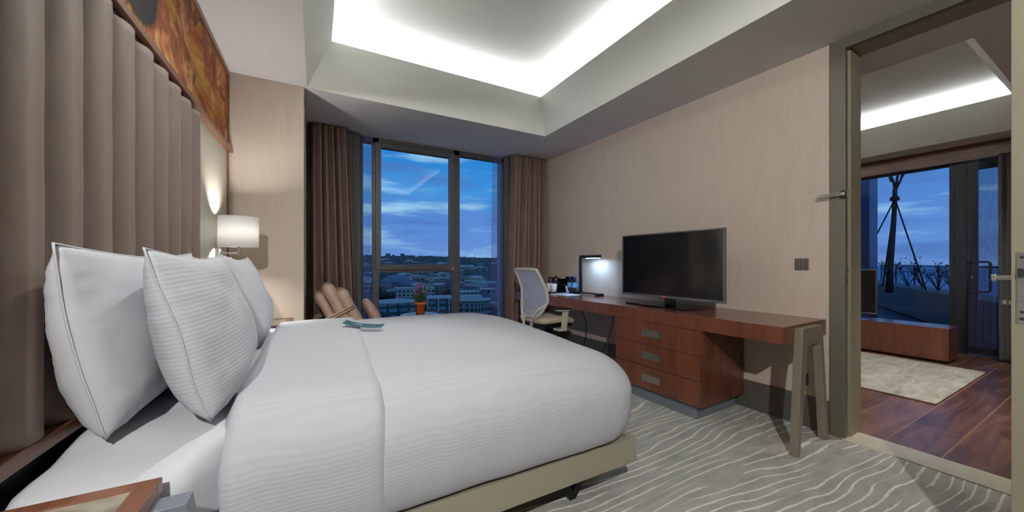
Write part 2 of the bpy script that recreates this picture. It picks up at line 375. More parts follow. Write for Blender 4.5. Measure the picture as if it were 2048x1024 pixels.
M['ground'] = marbled('distant_ground', srgb(44, 60, 44), srgb(92, 94, 80), srgb(150, 142, 124), 0.012, 0.9, (1, 1, 1), 1)
M['terrace'] = plain('terrace_slab', srgb(34, 42, 56), 0.5, var=0.1, vscale=2)
M['bark'] = plain('tree_bark', srgb(60, 54, 52), 0.8, var=0.2, vscale=12)
M['dleaf'] = plain('dark_shrub_leaf', srgb(44, 42, 48), 0.7, var=0.3, vscale=9)

# ------------------------------------------------------------------ mesh helpers
class MB:
    def __init__(s): s.bm = bmesh.new()
    def box(s, x0, x1, y0, y1, z0, z1, mi=0):
        vs = [s.bm.verts.new(p) for p in ((x0, y0, z0), (x1, y0, z0), (x1, y1, z0), (x0, y1, z0), (x0, y0, z1), (x1, y0, z1), (x1, y1, z1), (x0, y1, z1))]
        for f in ((0, 3, 2, 1), (4, 5, 6, 7), (0, 1, 5, 4), (1, 2, 6, 5), (2, 3, 7, 6), (3, 0, 4, 7)):
            s.bm.faces.new([vs[i] for i in f]).material_index = mi
        return s
    def prism(s, pts, ext, mi=0):
        """pts: list of 3D points of a planar polygon; ext: extrusion vector"""
        a = [s.bm.verts.new(p) for p in pts]; b = [s.bm.verts.new(Vector(p) + Vector(ext)) for p in pts]
        n = len(pts)
        s.bm.faces.new(a).material_index = mi; s.bm.faces.new(b[::-1]).material_index = mi
        for i in range(n): s.bm.faces.new([a[i], b[i], b[(i + 1) % n], a[(i + 1) % n]]).material_index = mi
        return s
    def tube(s, pts, r, seg=10, closed=False, mi=0, flat=None):
        pts = [Vector(p) for p in pts]; rings = []; n = len(pts)
        rr = r if isinstance(r, (list, tuple)) else [r] * n
        up = Vector((0, 0, 1)); prev = None
        for i, p in enumerate(pts):
            if closed: d = pts[(i + 1) % n] - pts[i - 1]
            else: d = pts[min(i + 1, n - 1)] - pts[max(i - 1, 0)]
            d.normalize()
            if prev is None:
                a = d.cross(up)
                if a.length < 0.1: a = d.cross(Vector((1, 0, 0)))
            else: a = prev - d * prev.dot(d)
            a.normalize(); prev = a; b = d.cross(a)
            ring = []
            for k in range(seg):
                t = 2 * PI * k / seg
                ring.append(s.bm.verts.new(p + (a * math.cos(t) + b * math.sin(t) * (flat or 1)) * rr[i]))
            rings.append(ring)
        m = n if closed else n - 1
        for i in range(m):
            A = rings[i]; B = rings[(i + 1) % n]
            for k in range(seg):
                f = s.bm.faces.new([A[k], A[(k + 1) % seg], B[(k + 1) % seg], B[k]]); f.material_index = mi; f.smooth = True
        if not closed:
            s.bm.faces.new(rings[0][::-1]).material_index = mi; s.bm.faces.new(rings[-1]).material_index = mi
        return s
    def lathe(s, prof, c=(0, 0, 0), seg=28, mi=0, sx=1, sy=1, cap=True):
        rings = []
        for r, z in prof:
            rings.append([s.bm.verts.new((c[0] + r * sx * math.cos(2 * PI * k / seg), c[1] + r * sy * math.sin(2 * PI * k / seg), c[2] + z)) for k in range(seg)])
        for A, B in zip(rings, rings[1:]):
            for k in range(seg):
                f = s.bm.faces.new([A[k], A[(k + 1) % seg], B[(k + 1) % seg], B[k]]); f.material_index = mi; f.smooth = True
        if cap:
            s.bm.faces.new(rings[0][::-1]).material_index = mi; s.bm.faces.new(rings[-1]).material_index = mi
        return s
    def grid(s, fn, nu, nv, mi=0, smooth=True):
        g = [[s.bm.verts.new(fn(i / nu, j / nv)) for j in range(nv + 1)] for i in range(nu + 1)]
        for i in range(nu):
            for j in range(nv):
                f = s.bm.faces.new([g[i][j], g[i + 1][j], g[i + 1][j + 1], g[i][j + 1]]); f.material_index = mi; f.smooth = smooth
        return s
    def soft(s, c, h, r, step=0.03, disp=None, mi=0):
        """rounded box: centre c, half sizes h, corner radii r (per axis)"""
        c = Vector(c)
        if not isinstance(r, (tuple, list)): r = (r, r, r)
        r = [min(r[i], h[i] * 0.999) for i in range(3)]
        n = [max(6, int(2 * h[i] / step)) for i in range(3)]
        def mapp(p):
            q = Vector([max(-(h[i] - r[i]), min(h[i] - r[i], p[i])) for i in range(3)])
            d = Vector([(p[i] - q[i]) / r[i] for i in range(3)])
            if d.length > 1e-9: d.normalize()
            v = Vector([q[i] + d[i] * r[i] for i in range(3)])
            if disp: v = disp(v, d)
            return c + v
        for ax in range(3):
            a, b = (ax + 1) % 3, (ax + 2) % 3
            for sg in (-1, 1):
                def fn(u, v, ax=ax, a=a, b=b, sg=sg):
                    p = [0, 0, 0]; p[ax] = sg * h[ax]; p[a] = (2 * u - 1) * h[a] * sg; p[b] = (2 * v - 1) * h[b]
                    return mapp(p)
                s.grid(fn, n[a], n[b], mi)
        bmesh.ops.remove_doubles(s.bm, verts=s.bm.verts, dist=1e-5)
        return s
    def obj(s, name, mat, parent=None, bevel=0.0, smooth=False, solid=0.0, seg=2, mat2=None, M4=None, loc=None):
        bm = s.bm
        if M4 is not None: bmesh.ops.transform(bm, matrix=M4, verts=bm.verts)
        bmesh.ops.recalc_face_normals(bm, faces=bm.faces)
        if loc is not None:
            bmesh.ops.translate(bm, verts=bm.verts, vec=-Vector(loc))
        if smooth:
            for f in bm.faces: f.smooth = True
        me = bpy.data.meshes.new(name); bm.to_mesh(me); bm.free()
        me.materials.append(mat)
        if mat2:
            for q in (mat2 if isinstance(mat2, (list, tuple)) else [mat2]): me.materials.append(q)
        o = bpy.data.objects.new(name, me); C.objects.link(o)
        if loc is not None: o.location = loc
        if parent is not None: o.parent = parent
        if solid:
            k = o.modifiers.new('thickness', 'SOLIDIFY'); k.thickness = solid; k.offset = 0
        if bevel:
            k = o.modifiers.new('bevel', 'BEVEL'); k.width = bevel; k.segments = seg; k.limit_method = 'ANGLE'; k.angle_limit = math.radians(40)
            for p in me.polygons: p.use_smooth = p.use_smooth
        return o
def box(*a): return MB().box(*a)
def E(name, label=None, cat=None, group=None, loc=(0, 0, 0), rz=0, kind=None):
    o = bpy.data.objects.new(name, None); o.empty_display_size = 0.1; C.objects.link(o)
    o.location = loc; o.rotation_euler = (0, 0, rz)
    return tag(o, label, cat, group, kind)
def tag(o, label=None, cat=None, group=None, kind=None):
    if label: o['label'] = label
    if cat: o['category'] = cat
    if group: o['group'] = group
    if kind: o['kind'] = kind
    return o
def struct(o): o['kind'] = 'structure'; return o
def lab(o, text): o['label'] = text; return o
# the desk wall is splayed 2 degrees against the bed wall: everything standing along it is turned with it
RP = Vector((3.0, 1.07, 0)); RM = Matrix.Translation(RP) @ Matrix.Rotation(math.radians(2.0), 4, 'Z') @ Matrix.Translation(-RP)
def R(o):
    o.matrix_world = RM @ Matrix.LocRotScale(o.location, o.rotation_euler, o.scale); return o
def at(o, loc):
    o.location = loc; return o
def copy_tree(o, loc=None, rz=None, label=None):
    c = o.copy(); C.objects.link(c)
    for ch in o.children:
        d = ch.copy(); C.objects.link(d); d.parent = c
        for g in ch.children:
            e = g.copy(); C.objects.link(e); e.parent = d
    if loc is not None: c.location = loc
    if rz is not None: c.rotation_euler = (0, 0, rz)
    if label: c['label'] = label
    return c
def fb(p, s=1.0): return noise.noise(Vector(p) * s)

W = 3.02
# ================================================================== THE ROOM
struct(box(-0.8, 3.16, -2.2, 4.64, -0.1, 0.0).obj('floor', M['carpet']))
struct(box(3.20, 7.3, -1.6, 4.64, -0.1, 0.0).obj('floor', M['boards']))
struct(box(-0.85, -0.607, -2.2, 3.43, 0, HC).obj('wall_left', M['wall']))
struct(box(-0.85, -0.092, 3.43, 4.64, 0, HC).obj('wall_corner', M['wall'], bevel=0.004))
struct(box(-0.85, 3.3, -2.35, -2.2, 0, HC).obj('wall_back', M['cherry_z']))  # unseen wall, given dark wood to throw less light on the headboard
w = MB(); w.box(-0.092, 0.43, 4.42, 4.64, 0, HC); w.box(2.30, 3.2, 4.42, 4.64, 0, HC)
struct(w.obj('wall_window', M['reveal']))
w = MB(); w.box(W, W + 0.22, 1.0, 3.46, 0, HC + 0.5); w.box(W, W + 0.22, -3.3, 0.06, 0, HC + 0.5); w.box(W, W + 0.22, 0.06, 1.0, 2.575, HC + 0.5)
o = struct(w.obj('wall_right', M['wall'])); R(o)
w = MB(); w.box(W, W + 0.22, 3.46, 4.6, 0, HC + 0.5); R(struct(w.obj('wall_right', M['wall'])))
R(struct(box(W - 0.014, W, 1.066, 1.70, 0, 0.22).obj('baseboard_right', M['skirt'], bevel=0.002)))
R(struct(box(W - 0.014, W, 1.70, 4.2, 0, 0.22).obj('baseboard_right', M['skirt'], bevel=0.002)))
struct(box(-0.09, 0.43, 4.405, 4.42, 0, 0.10).obj('baseboard_window', M['skirt']))

# ceiling with a recessed tray and a light cove
def tray(x0, x1, y0, y1, X0, X1, Y0, Y1, name):
    b = MB()
    zt = HC + 0.02
    # flat ring
    b.box(X0, x0, Y0, Y1, HC, zt); b.box(x1, X1, Y0, Y1, HC, zt); b.box(x0, x1, Y0, y0, HC, zt); b.box(x0, x1, y1, Y1, HC, zt)
    o = b.obj(name, M['ceiling']); struct(o)
    s = MB(); i = 0.18; zl = 2.955
    lo = [(x0, y0), (x1, y0), (x1, y1), (x0, y1)]; hi = [(x0 + i, y0 + i), (x1 - i, y0 + i), (x1 - i, y1 - i), (x0 + i, y1 - i)]
    for k in range(4):
        a, c = lo[k], lo[(k + 1) % 4]; d, e = hi[(k + 1) % 4], hi[k]
        cen = Vector(((x0 + x1) / 2, (y0 + y1) / 2, 0))
        q = [Vector((a[0], a[1], HC)), Vector((c[0], c[1], HC)), Vector((d[0], d[1], zl)), Vector((e[0], e[1], zl))]
        off = (Vector((a[0] + c[0], a[1] + c[1], 0)) / 2 - cen).normalized() * 0.018 + Vector((0, 0, 0.004))
        s.prism(q, off)
    struct(s.obj('trim_1', M['cove']))
    # cove box above: upper ceiling, outer upstand, shelf for the strip
    u = MB(); g = 0.10
    u.box(x0 - g - .02, x1 + g + .02, y0 - g - .02, y1 + g + .02, 3.085, 3.11)
    u.box(x0 - g - .02, x0 - g, y0 - g, y1 + g, zt + .002, 3.095); u.box(x1 + g, x1 + g + .02, y0 - g, y1 + g, zt + .002, 3.095)
    u.box(x0 - g, x1 + g, y0 - g - .02, y0 - g, zt + .002, 3.095); u.box(x0 - g, x1 + g, y1 + g, y1 + g + .02, zt + .002, 3.095)
    struct(u.obj('ceiling', M['cove']))
tray(-0.07, 2.32, -1.0, 3.43, -0.85, 3.02, -2.3, 4.64, 'ceiling')
tray(3.74, 6.70, 0.585, 3.6, 3.02, 7.3, -1.6, 4.64, 'ceiling')

# ------------------------------------------------ door frame, threshold
dr = E('door_1', kind='structure')
f = MB(); f.box(W - 0.014, W + 0.03, 0.985, 1.064, 0, HC); f.box(W - 0.014, W + 0.03, 0.0, 0.985, 2.545, HC); f.box(W - 0.014, W + 0.03, -0.02, 0.06, 0, 2.545)
f.obj('casing', M['olive'], dr, bevel=0.002)
f = MB(); f.box(W + 0.045, W + 0.235, 0.975, 1.0, 0, 2.56); f.box(W + 0.045, W + 0.235, 0.06, 0.975, 2.56, 2.575); f.box(W + 0.045, W + 0.235, 0.06, 0.085, 0, 2.56)
f.box(W + 0.02, W + 0.05, 0.992, 1.0, 0, 2.57)
f.obj('jamb', M['olive_l'], dr, bevel=0.0015)
sp = MB(); sp.box(W + 0.031, W + 0.044, 0.988, 0.994, 0.96, 1.18); sp.obj('strike_plate', M['chrome'], dr, bevel=0.002)
sp = MB(); sp.box(W + 0.034, W + 0.041, 0.985, 0.9885, 1.09, 1.12); sp.box(W + 0.034, W + 0.041, 0.985, 0.9885, 1.02, 1.05); sp.obj('strike_hole', M['screw'], dr)
R(dr)
struct(box(3.0, 3.21, 0.0, 1.0, -0.05, 0.006).obj('trim_2', M['marble'], bevel=0.003))

# door guard bar on the casing
g = E('door_guard', 'small steel swing bar screwed on the dark doorway casing', 'door guard', loc=(W - 0.014, 0.995, 1.594))
b = MB(); b.box(-0.012, 0, -0.028, 0.012, -0.026, 0.026); b.obj('base_plate', M['screw'], g, bevel=0.004)
b = MB(); b.tube([(-0.028, -0.004, 0.008), (-0.034, 0.03, 0.006), (-0.036, 0.115, 0.002), (-0.036, 0.122, -0.006), (-0.036, 0.112, -0.011), (-0.034, 0.03, -0.006), (-0.028, -0.004, -0.006)], 0.0045, 8); b.obj('swing_bar', M['chrome'], g)
b = MB(); b.lathe([(0.011, 0), (0.014, 0.004), (0.014, 0.02), (0.009, 0.024)], seg=16); b.obj('pivot', M['chrome'], g, M4=Matrix.Translation((-0.012, -0.004, 0)) @ Matrix.Rotation(-PI / 2, 4, 'Y'))
R(g)
# ------------------------------------------------ open door leaf at the right
hx, hy = 2.93, 0.125; ex, ey = 2.06, 0.2437
dvec = Vector((hx - ex, hy - ey, 0)); ln = dvec.length; ang = math.atan2(dvec.y, dvec.x)
dl = E('door_leaf', 'olive door leaf standing open at the right edge, its lock edge showing', 'door', loc=(ex, ey, 0), rz=ang)
T = 0.045
box(0, ln, -T, 0, 0.012, 2.52).obj('panel', M['olive_l'], dl, bevel=0.002)
b = MB(); b.box(-0.0025, 0.0, -T / 2 - 0.012, -T / 2 + 0.012, 0.945, 1.185); b.obj('lock_plate', M['chrome'], dl, bevel=0.002)
for z in (1.168, 0.985, 0.962):
    MB().lathe([(0.005, 0), (0.004, 0.002)], seg=12).obj('screw', M['screw'], dl, M4=Matrix.Translation((-0.0022, -T / 2, z)) @ Matrix.Rotation(-PI / 2, 4, 'Y'))
b = MB(); b.box(-0.012, -0.002, -T / 2 - 0.007, -T / 2 + 0.007, 1.10, 1.13); b.obj('latch', M['screw'], dl, bevel=0.002)
b = MB(); b.box(-0.006, -0.002, -T / 2 - 0.007, -T / 2 + 0.008, 1.02, 1.06); b.obj('deadbolt', M['chrome'], dl, bevel=0.001)
h = MB(); h.tube([(0.07, 0.008, 1.096), (0.07, 0.055, 1.096)], 0.009, 12); h.box(0.06, 0.185, 0.047, 0.06, 1.084, 1.108)
h = h.obj('handle', M['chrome'], dl, bevel=0.003)
for z in (1.096, 1.01):
    b = MB().lathe([(0.024, 0), (0.026, 0.002), (0.026, 0.01), (0.022, 0.012)], seg=24); b.obj('rose', M['chrome'], dl, M4=Matrix.Translation((0.07, 0, z)) @ Matrix.Rotation(-PI / 2, 4, 'X'))
b = MB(); b.tube([(0.07, 0.012, 1.01), (0.07, 0.026, 1.01)], 0.008, 10); b.box(0.056, 0.084, 0.022, 0.034, 1.003, 1.017); b.obj('thumb_turn', M['chrome'], dl, bevel=0.002)

# ------------------------------------------------ bedroom window
wn = E('window_1', kind='structure')
Y0, Y1 = 4.42, 4.50
f = MB()
f.box(0.43, 0.47, Y0, Y1, 0, HC); f.box(0.571, 0.645, Y0, Y1, 0, HC); f.box(1.555, 1.645, Y0, Y1, 0, HC); f.box(2.27, 2.31, Y0, Y1, 0, HC)
f.box(0.43, 2.31, Y0, Y1, 2.545, HC); f.box(0.43, 2.31, Y0, Y1, 0, 0.06); f.box(0.64, 1.56, Y0, Y1, 1.03, 1.075)
f.obj('window_frame', M['frame'], wn, bevel=0.004)
f = MB(); ya, yb = Y0 - 0.018, Y1 - 0.02
f.box(0.60, 0.665, ya, yb, 1.06, 2.56); f.box(1.505, 1.575, ya, yb, 1.06, 2.56); f.box(0.665, 1.505, ya, yb, 2.50, 2.56); f.box(0.665, 1.505, ya, yb, 1.06, 1.125)
f.obj('window_sash', M['frame'], wn, bevel=0.005)
for (a, c, z0, z1, y) in ((0.665, 1.505, 1.125, 2.5, 4.45), (0.645, 1.555, 0.06, 1.03, 4.46), (1.645, 2.27, 0.06, 2.545, 4.46), (0.47, 0.571, 0.06, 2.545, 4.46)):
    box(a, c, y, y + 0.006, z0, z1).obj('pane', M['glass'], wn)
box(1.53, 1.556, 4.385, 4.402, 1.05, 1.09).obj('window_latch', M['chrome'], wn, bevel=0.003)
box(0.43, 2.31, 4.30, 4.42, 0.0, 0.03).obj('window_sill', M['reveal'], wn)

# ------------------------------------------------ curtains
def drape(name, label, x0t, x1t, x0b, x1b, y, z0, z1, folds, amp, mat, cat='curtain', seed=0, thick=0.004, group=None, axis='x', wander=0.25):
    def fn(u, v):
        a = (1 - v) * 1.0
        xt = x0t + (x1t - x0t) * u; xb = x0b + (x1b - x0b) * u
        k = min(1.0, (1 - v) * 1.15)
        x = xt + (xb - xt) * k
        ph = 2 * PI * folds * (u + 0.03 * wander * fb((u * 4, v * 2, seed)))
        d = amp * (0.75 + 0.35 * math.sin(3.1 * u * folds + seed)) * math.sin(ph) + amp * 0.35 * wander * 2 * fb((u * folds * 1.3, v * 3.5, seed + 9))
        x += amp * 0.35 * math.cos(ph * 1.0 + 1) * 0.6
        z = z0 + (z1 - z0) * v
        return (x, y + d, z) if axis == 'x' else (y + d, x, z)
    b = MB().grid(fn, int(folds * 14), 46)
    o = b.obj(name, mat, None, solid=thick)
    return tag(o, label, cat, group)
drape('curtain', 'brown pleated curtain left of the bedroom window, behind the tan armchair', -0.075, 0.30, -0.075, 0.395, 4.24, 0.015, 2.60, 6.5, 0.046, M['curtain'], seed=1)
drape('curtain', 'brown pleated curtain right of the bedroom window, beside the desk chair', 2.30, 2.87, 2.22, 2.885, 4.21, 0.015, 2.60, 7.5, 0.06, M['curtain'], seed=5)
drape('blackout_curtain', 'grey blackout cloth left of the window, peeping out beside the brown curtain', 0.20, 0.425, 0.20, 0.445, 4.33, 0.015, 2.60, 3, 0.014, M['blackout'], seed=2)
drape('blackout_curtain', 'grey blackout cloth right of the window, in front of the jamb', 2.245, 2.42, 2.245, 2.42, 4.33, 0.015, 2.60, 2, 0.014, M['blackout'], seed=3)
drape('sheer_curtain', 'thin translucent sheer at the left edge of the bedroom window', 0.43, 0.565, 0.43, 0.53, 4.385, 0.04, 2.60, 4, 0.010, M['sheer'], 'sheer curtain', 4, 0.0)
drape('sheer_curtain', 'blue translucent sheer at the right edge of the bedroom window', 2.10, 2.235, 2.07, 2.25, 4.385, 0.04, 2.60, 4, 0.012, M['sheer'], 'sheer curtain', 6, 0.0)

# ------------------------------------------------ headboard and painting
hb = E('headboard', 'tall taupe channel-upholstered headboard wall behind the pillows', 'headboard', loc=(-0.607, 1.0, 0))
ys, pitch = 1.126 - 0.157 * 9, 0.157
def padfn(u, v):
    y = ys + (2.55 - ys) * u; z = 0.752 + (1.945 - 0.752) * max(0, min(1, (v - 0.025) / 0.95))
    s = ((y - 1.126 + 0.006 * fb((0, int((y - ys) / pitch) * 3.3, z * 4))) / pitch) % 1.0
    d = 0.056 * max(0, 1 - abs(2 * s - 1) ** 2.2) ** 0.6
    d += 0.001 * fb((0, y * 3, z * 3))
    if v in (0, 1) or u in (0, 1): return Vector((0.0, y - 1.0, z))
    return Vector((0.006 + d, y - 1.0, z))
npad = int(round((2.55 - ys) / pitch)) * 16
MB().grid(padfn, npad, 40).obj('padding', M['pad'], hb)
box(0.0, 0.062, ys - 1.0, 1.72, 0.715, 0.75).obj('rail', M['cherry_y'], hb, bevel=0.003)
box(0.0, 0.020, ys - 1.0, 1.55, 1.935, 1.984).obj('top_reveal', M['pad'], hb)
box(0.0, 0.022, ys - 1.0, 1.55, 1.984, 1.989).obj('shadow_strip', M['black'], hb)  # thin black strip imitating the shadow line under the painting frame
box(0.0, 0.03, ys - 1.0, 1.72, 0.0, 0.714).obj('gap_shade_sheet', M['black'], hb)  # black sheet imitating the shade in the gap below the rail
box(0.0, 0.012, 1.555, 2.395, 0.60, 1.995).obj('side_panel', M['cream_panel'], hb)
box(0.0, 0.02, 2.395, 2.428, 0.3, 1.985).obj('edge_trim', M['cherry_z'], hb, bevel=0.002)
pa = E('painting', 'long framed print of a sunflower and butterflies above the headboard', 'painting', loc=(-0.607, 1.0, 0))
# the frame and print keep the z height of the room
box(0.0, 0.012, -1.2, 2.40, 2.02, 2.575).obj('print', M['print'], pa, loc=None)
f = MB(); f.box(0.0, 0.045, -1.25, 2.428, 1.99, 2.02); f.box(0.0, 0.024, -1.25, 2.428, 2.575, 2.605); f.box(0.0, 0.024, 2.40, 2.428, 2.02, 2.575); f.box(0, 0.024, -1.25, -1.2, 2.02, 2.575)
f.obj('frame', M['cherry_y'], pa, bevel=0.002)

# ------------------------------------------------ bed
bd = E('bed', 'king-size bed under white striped linen, greige side rails, black V legs', 'bed', loc=(0.4, 2.1, 0))
bl = Vector((0.4, 2.1, 0))
def bp_(o): return o
f = MB(); f.box(-0.56, 1.345, 1.207, 1.237, 0.20, 0.315); f.box(-0.56, 1.345, 2.975, 3.005, 0.20, 0.315); f.box(1.315, 1.345, 1.237, 2.975, 0.20, 0.315); f.box(-0.56, -0.53, 1.237, 2.975, 0.20, 0.315)
f.box(-0.53, 1.315, 1.237, 2.975, 0.24, 0.30)
f.obj('bed_frame', M['bedframe'], bd, bevel=0.003, M4=Matrix.Translation(-bl))
def vleg(x, y):
    b = MB()
    P = [(x - 0.155, 0.20), (x - 0.115, 0.20), (x, 0.045), (x + 0.115, 0.20), (x + 0.155, 0.20), (x + 0.018, 0.0), (x - 0.018, 0.0)]
    b.prism([(p[0], y, p[1]) for p in P], (0, 0.045, 0))
    return b.obj('leg', M['black'], bd, bevel=0.002, M4=Matrix.Translation(-bl))
for x, y in ((1.09, 1.37), (1.09, 2.78), (-0.30, 1.37), (-0.30, 2.78)): vleg(x, y)
def sheetd(v, d):
    n1 = fb((v.x * 5 + 3, v.y * 7, 1.3)); 
    near = max(0, min(1, (-v.y - 0.45) / 0.4))
    z = v.z + 0.012 * n1 * (d.z > 0.2) + 0.006 * noise.noise(Vector((v.x * 9 - v.y * 14, v.y * 5, 6))) * (d.z > 0.2) + 0.016 * near * noise.noise(Vector((v.x * 3 + v.y * 6, v.y * 2, 2.1))) * (d.z > 0.1)
    y = v.y + 0.012 * noise.noise(Vector((v.x * 7, v.z * 3, 4))) * abs(d.y)
    y -= 0.13 * max(0, -d.y) * max(0, min(1, (-v.x - 0.60) / 0.06))
    k = max(0, min(1, (v.x + 0.62) / 0.10))
    return Vector((v.x - 0.12 * max(0, v.x) ** 3, y * (1 - 0.13 * k), z + 0.03 * (1 - (v.y / 0.92) ** 2) * max(0, d.z) - 0.05 * k * (d.z > 0)))
MB().soft((-0.015, 0.0, 0.50), (0.94, 0.915, 0.19), (0.02, 0.05, 0.05), 0.03, sheetd).obj('fitted_sheet', M['sheet'], bd)
duv = E('duvet', 'white striped duvet tucked over the bed, its top third folded back', 'duvet', loc=bl)
def duvd(v, d):
    if d.z < 0:
        f = 0.2 * 0.9 * (1 / max(0.33, math.sqrt(max(0, 1 - d.z * d.z))) - 1) * 0.92
        v = Vector((v.x + d.x * f, v.y + d.y * f, v.z))
    zz = (v.z + 0.22) / 0.44
    out = 0.018 * math.sin(PI * max(0, min(1, zz)))     # belly of the overhang
    z = v.z + (0.042 * (1 - (v.y / 0.94) ** 2) - 0.03 * max(0, (v.x - 0.1) / 0.8) ** 2) * max(0, d.z)
    z += 0.009 * fb((v.x * 3.2, v.y * 3.2, 0.5)) * max(0, d.z)
    bot = max(0, 1 - zz * 4) 
    z += bot * 0.014 * fb((v.x * 3.0, v.y * 3.0, 7)) + 0.010 * bot
    x = v.x + d.x * (out + 0.010 * fb((v.y * 6, v.z * 3, 2))) 
    y = v.y + d.y * (out + 0.010 * fb((v.x * 5, v.z * 2.4, 3)) + 0.004 * fb((v.x * 14, v.z * 3, 5)))
    return Vector((x, y, z))
MB().soft((0.18, 0.0, 0.518), (0.79, 0.937, 0.198), (0.22, 0.22, 0.17), 0.025, duvd).obj('duvet_body', M['linen'], duv)
def foldd(v, d):
    t = (v.y + 0.96) / 1.92
    v2 = duvd(v, d)
    sx = (0.02 + 0.075 * t) * (1 if v.x > 0 else -0.0) * min(1, abs(v.x) / 0.19)
    return Vector((v2.x + sx + 0.012 * fb((v.y * 2.3, 0, 3)), v2.y, v2.z))
MB().soft((-0.425, 0.0, 0.525), (0.205, 0.948, 0.208), (0.025, 0.19, 0.16), 0.022, foldd).obj('folded_band', M['linen'], duv)

def pillow(name, label, yc, zc, xc, w, h, th, lean, twist, roll=0.0, seed=0, mat='pillow', back=1.0):
    b = MB(); nu, nv = 44, 36
    def surf(sg):
        def fn(u, v):
            a, c = 2 * u - 1, 2 * v - 1
            a = math.copysign(abs(a) ** 0.9, a); c = math.copysign(abs(c) ** 0.9, c)
            X = a * w * (1 - 0.075 * (1 - c * c)); X += max(0, -a) ** 2 * 0.14 * ((1 - c) / 2) ** 2.2 - max(0, a) ** 2 * 0.04 * ((1 - c) / 2) ** 2; Yy = c * h * (1 - (0.10 if c > 0 else 0.05) * (1 - a * a))
            prof = ((1 - abs(a) ** 2.4) ** 0.5) * ((1 - abs(c) ** 2.4) ** 0.5)
            t = th * prof * (1 - 0.16 * c) * (1.0 if sg > 0 else back)
            r = abs(a * c) ** 3
            wr = 0.012 * prof * fb((a * 2.2, c * 2.2, seed + sg)) + 0.007 * (1 - prof) * fb((a * 9, c * 9, seed)) * (prof > 0.02)
            droop = -0.03 * (1 - c) * 0.0
            return Vector((X, Yy + droop, sg * (t + 0.0005) + sg * wr * 0.8 + 0.015 * fb((a * 1.3, c * 1.3, seed + 4))))
        return fn
    b.grid(surf(1), nu, nv); b.grid(surf(-1), nu, nv)
    bmesh.ops.remove_doubles(b.bm, verts=b.bm.verts, dist=0.0015)
    # local X -> +Y of the room, local Y -> up, local Z -> +X (into the room)
    basis = Matrix(((0, 0, 1, 0), (1, 0, 0, 0), (0, 1, 0, 0), (0, 0, 0, 1)))
    Rm = Matrix.Rotation(twist, 4, 'Z') @ Matrix.Rotation(-lean, 4, 'Y') @ basis @ Matrix.Rotation(roll, 4, 'Z')
    o = b.obj(name, M[mat], None, smooth=True)
    o.matrix_world = Matrix.Translation((xc, yc, zc)) @ Rm
    f = surf(1); P = []
    for k in range(30): P.append(f(k / 30, 0))
    for k in range(20): P.append(f(1, k / 20))
    for k in range(30): P.append(f(1 - k / 30, 1))
    for k in range(20): P.append(f(0, 1 - k / 20))
    MB().tube(P, 0.0026, 6, closed=True).obj('seam_piping', M[mat], o)
    return tag(o, label, 'pillow', None)
pillow('pillow', 'plain-faced white pillow against the headboard, nearest the camera', 1.555, 0.955, -0.465, 0.462, 0.235, 0.085, 0.05, 0.0, 0.0, 1, 'sheet', 1.3)
pillow('pillow', 'striped white pillow leaning in front of the nearest pillow', 1.575, 0.95, -0.315, 0.47, 0.238, 0.095, 0.20, 0.05, 0.0, 2, 'pillow', 1.1)
pillow('pillow', 'white pillow of the far pair, mostly hidden against the headboard', 2.46, 0.955, -0.475, 0.42, 0.225, 0.08, 0.05, 0.0, 0.0, 3)
pillow('pillow', 'striped white pillow at the far side of the bed, below the wall lamp', 2.41, 0.95, -0.33, 0.435, 0.24, 0.09, 0.22, 0.03, 0.0, 4)

# slip of printed ribbon on the duvet
b = MB()
def rib(u, v):
    a = Vector((0.145, 2.315, 0.790)); c = Vector((0.335, 2.15, 0.776)); p = a.lerp(c, u)
    n = Vector((0.55, 0.83, 0)); p += (n + Vector((0, 0, 0.25))) * (v - 0.5) * 0.046
    p.z += 0.006 * (2 * u - 1) ** 2 + 0.005; p -= n * 0.02 * (1 - (2 * u - 1) ** 2)
    return p
b.grid(rib, 16, 2); ribbon = b.obj('ribbon_card', plain('teal_print', srgb(44, 84, 96), 0.5, var=0.25, vscale=60), None, solid=0.002)
tag(ribbon, 'narrow teal printed slip of card lying across the duvet fold', 'card')
b = MB()
for k in range(9):
    u = 0.28 + k * 0.026; p = rib(u, 0.5); q = rib(u + 0.015, 0.62 if k % 2 else 0.42)
    b.tube([p + Vector((0, 0, 0.003)), q + Vector((0, 0, 0.003))], 0.0012, 5)
o = b.obj('lettering', M['paper'], ribbon)

# ------------------------------------------------ nightstands
def nightstand(loc, label, x1, top, y0, y1):
    e = E('nightstand', label, 'nightstand', None, loc)
    x0 = -0.60
    f = MB(); t = 0.032
    f.box(x0, x1, y1 - t, y1, top - 0.03, top); f.box(x0, x1, y0, y0 + t, top - 0.03, top); f.box(x1 - t * 1.15, x1, y0 + t, y1 - t, top - 0.03, top); f.box(x0, x0 + t, y0 + t, y1 - t, top - 0.03, top)
    f.obj('top_frame', M['cherry_y'], e, bevel=0.0015)
    box(x0 + t, x1 - t * 1.15, y0 + t, y1 - t, top - 0.026, top - 0.003).obj('stone_inlay', M['stone_top'], e)
    box(x0 + 0.005, x1 - 0.004, y0 + 0.004, y1 - 0.004, top - 0.27, top - 0.031).obj('drawer_box', M['champ'], e, bevel=0.002)
    b = MB(); b.prism([(x1 - 0.10, y1 - 0.07, 0), (x1 + 0.145, y1 - 0.07, 0), (x1 + 0.055, y1 - 0.07, top - 0.035), (x1 - 0.02, y1 - 0.07, top - 0.035)], (0, 0.05, 0))
    b.obj('side_leg', M['plinth'], e, bevel=0.002)
    b = MB(); b.box(x0 + 0.02, x0 + 0.06, y0 + 0.02, y1 - 0.02, 0, top - 0.27); b.obj('leg', M['champ'], e)
    return e
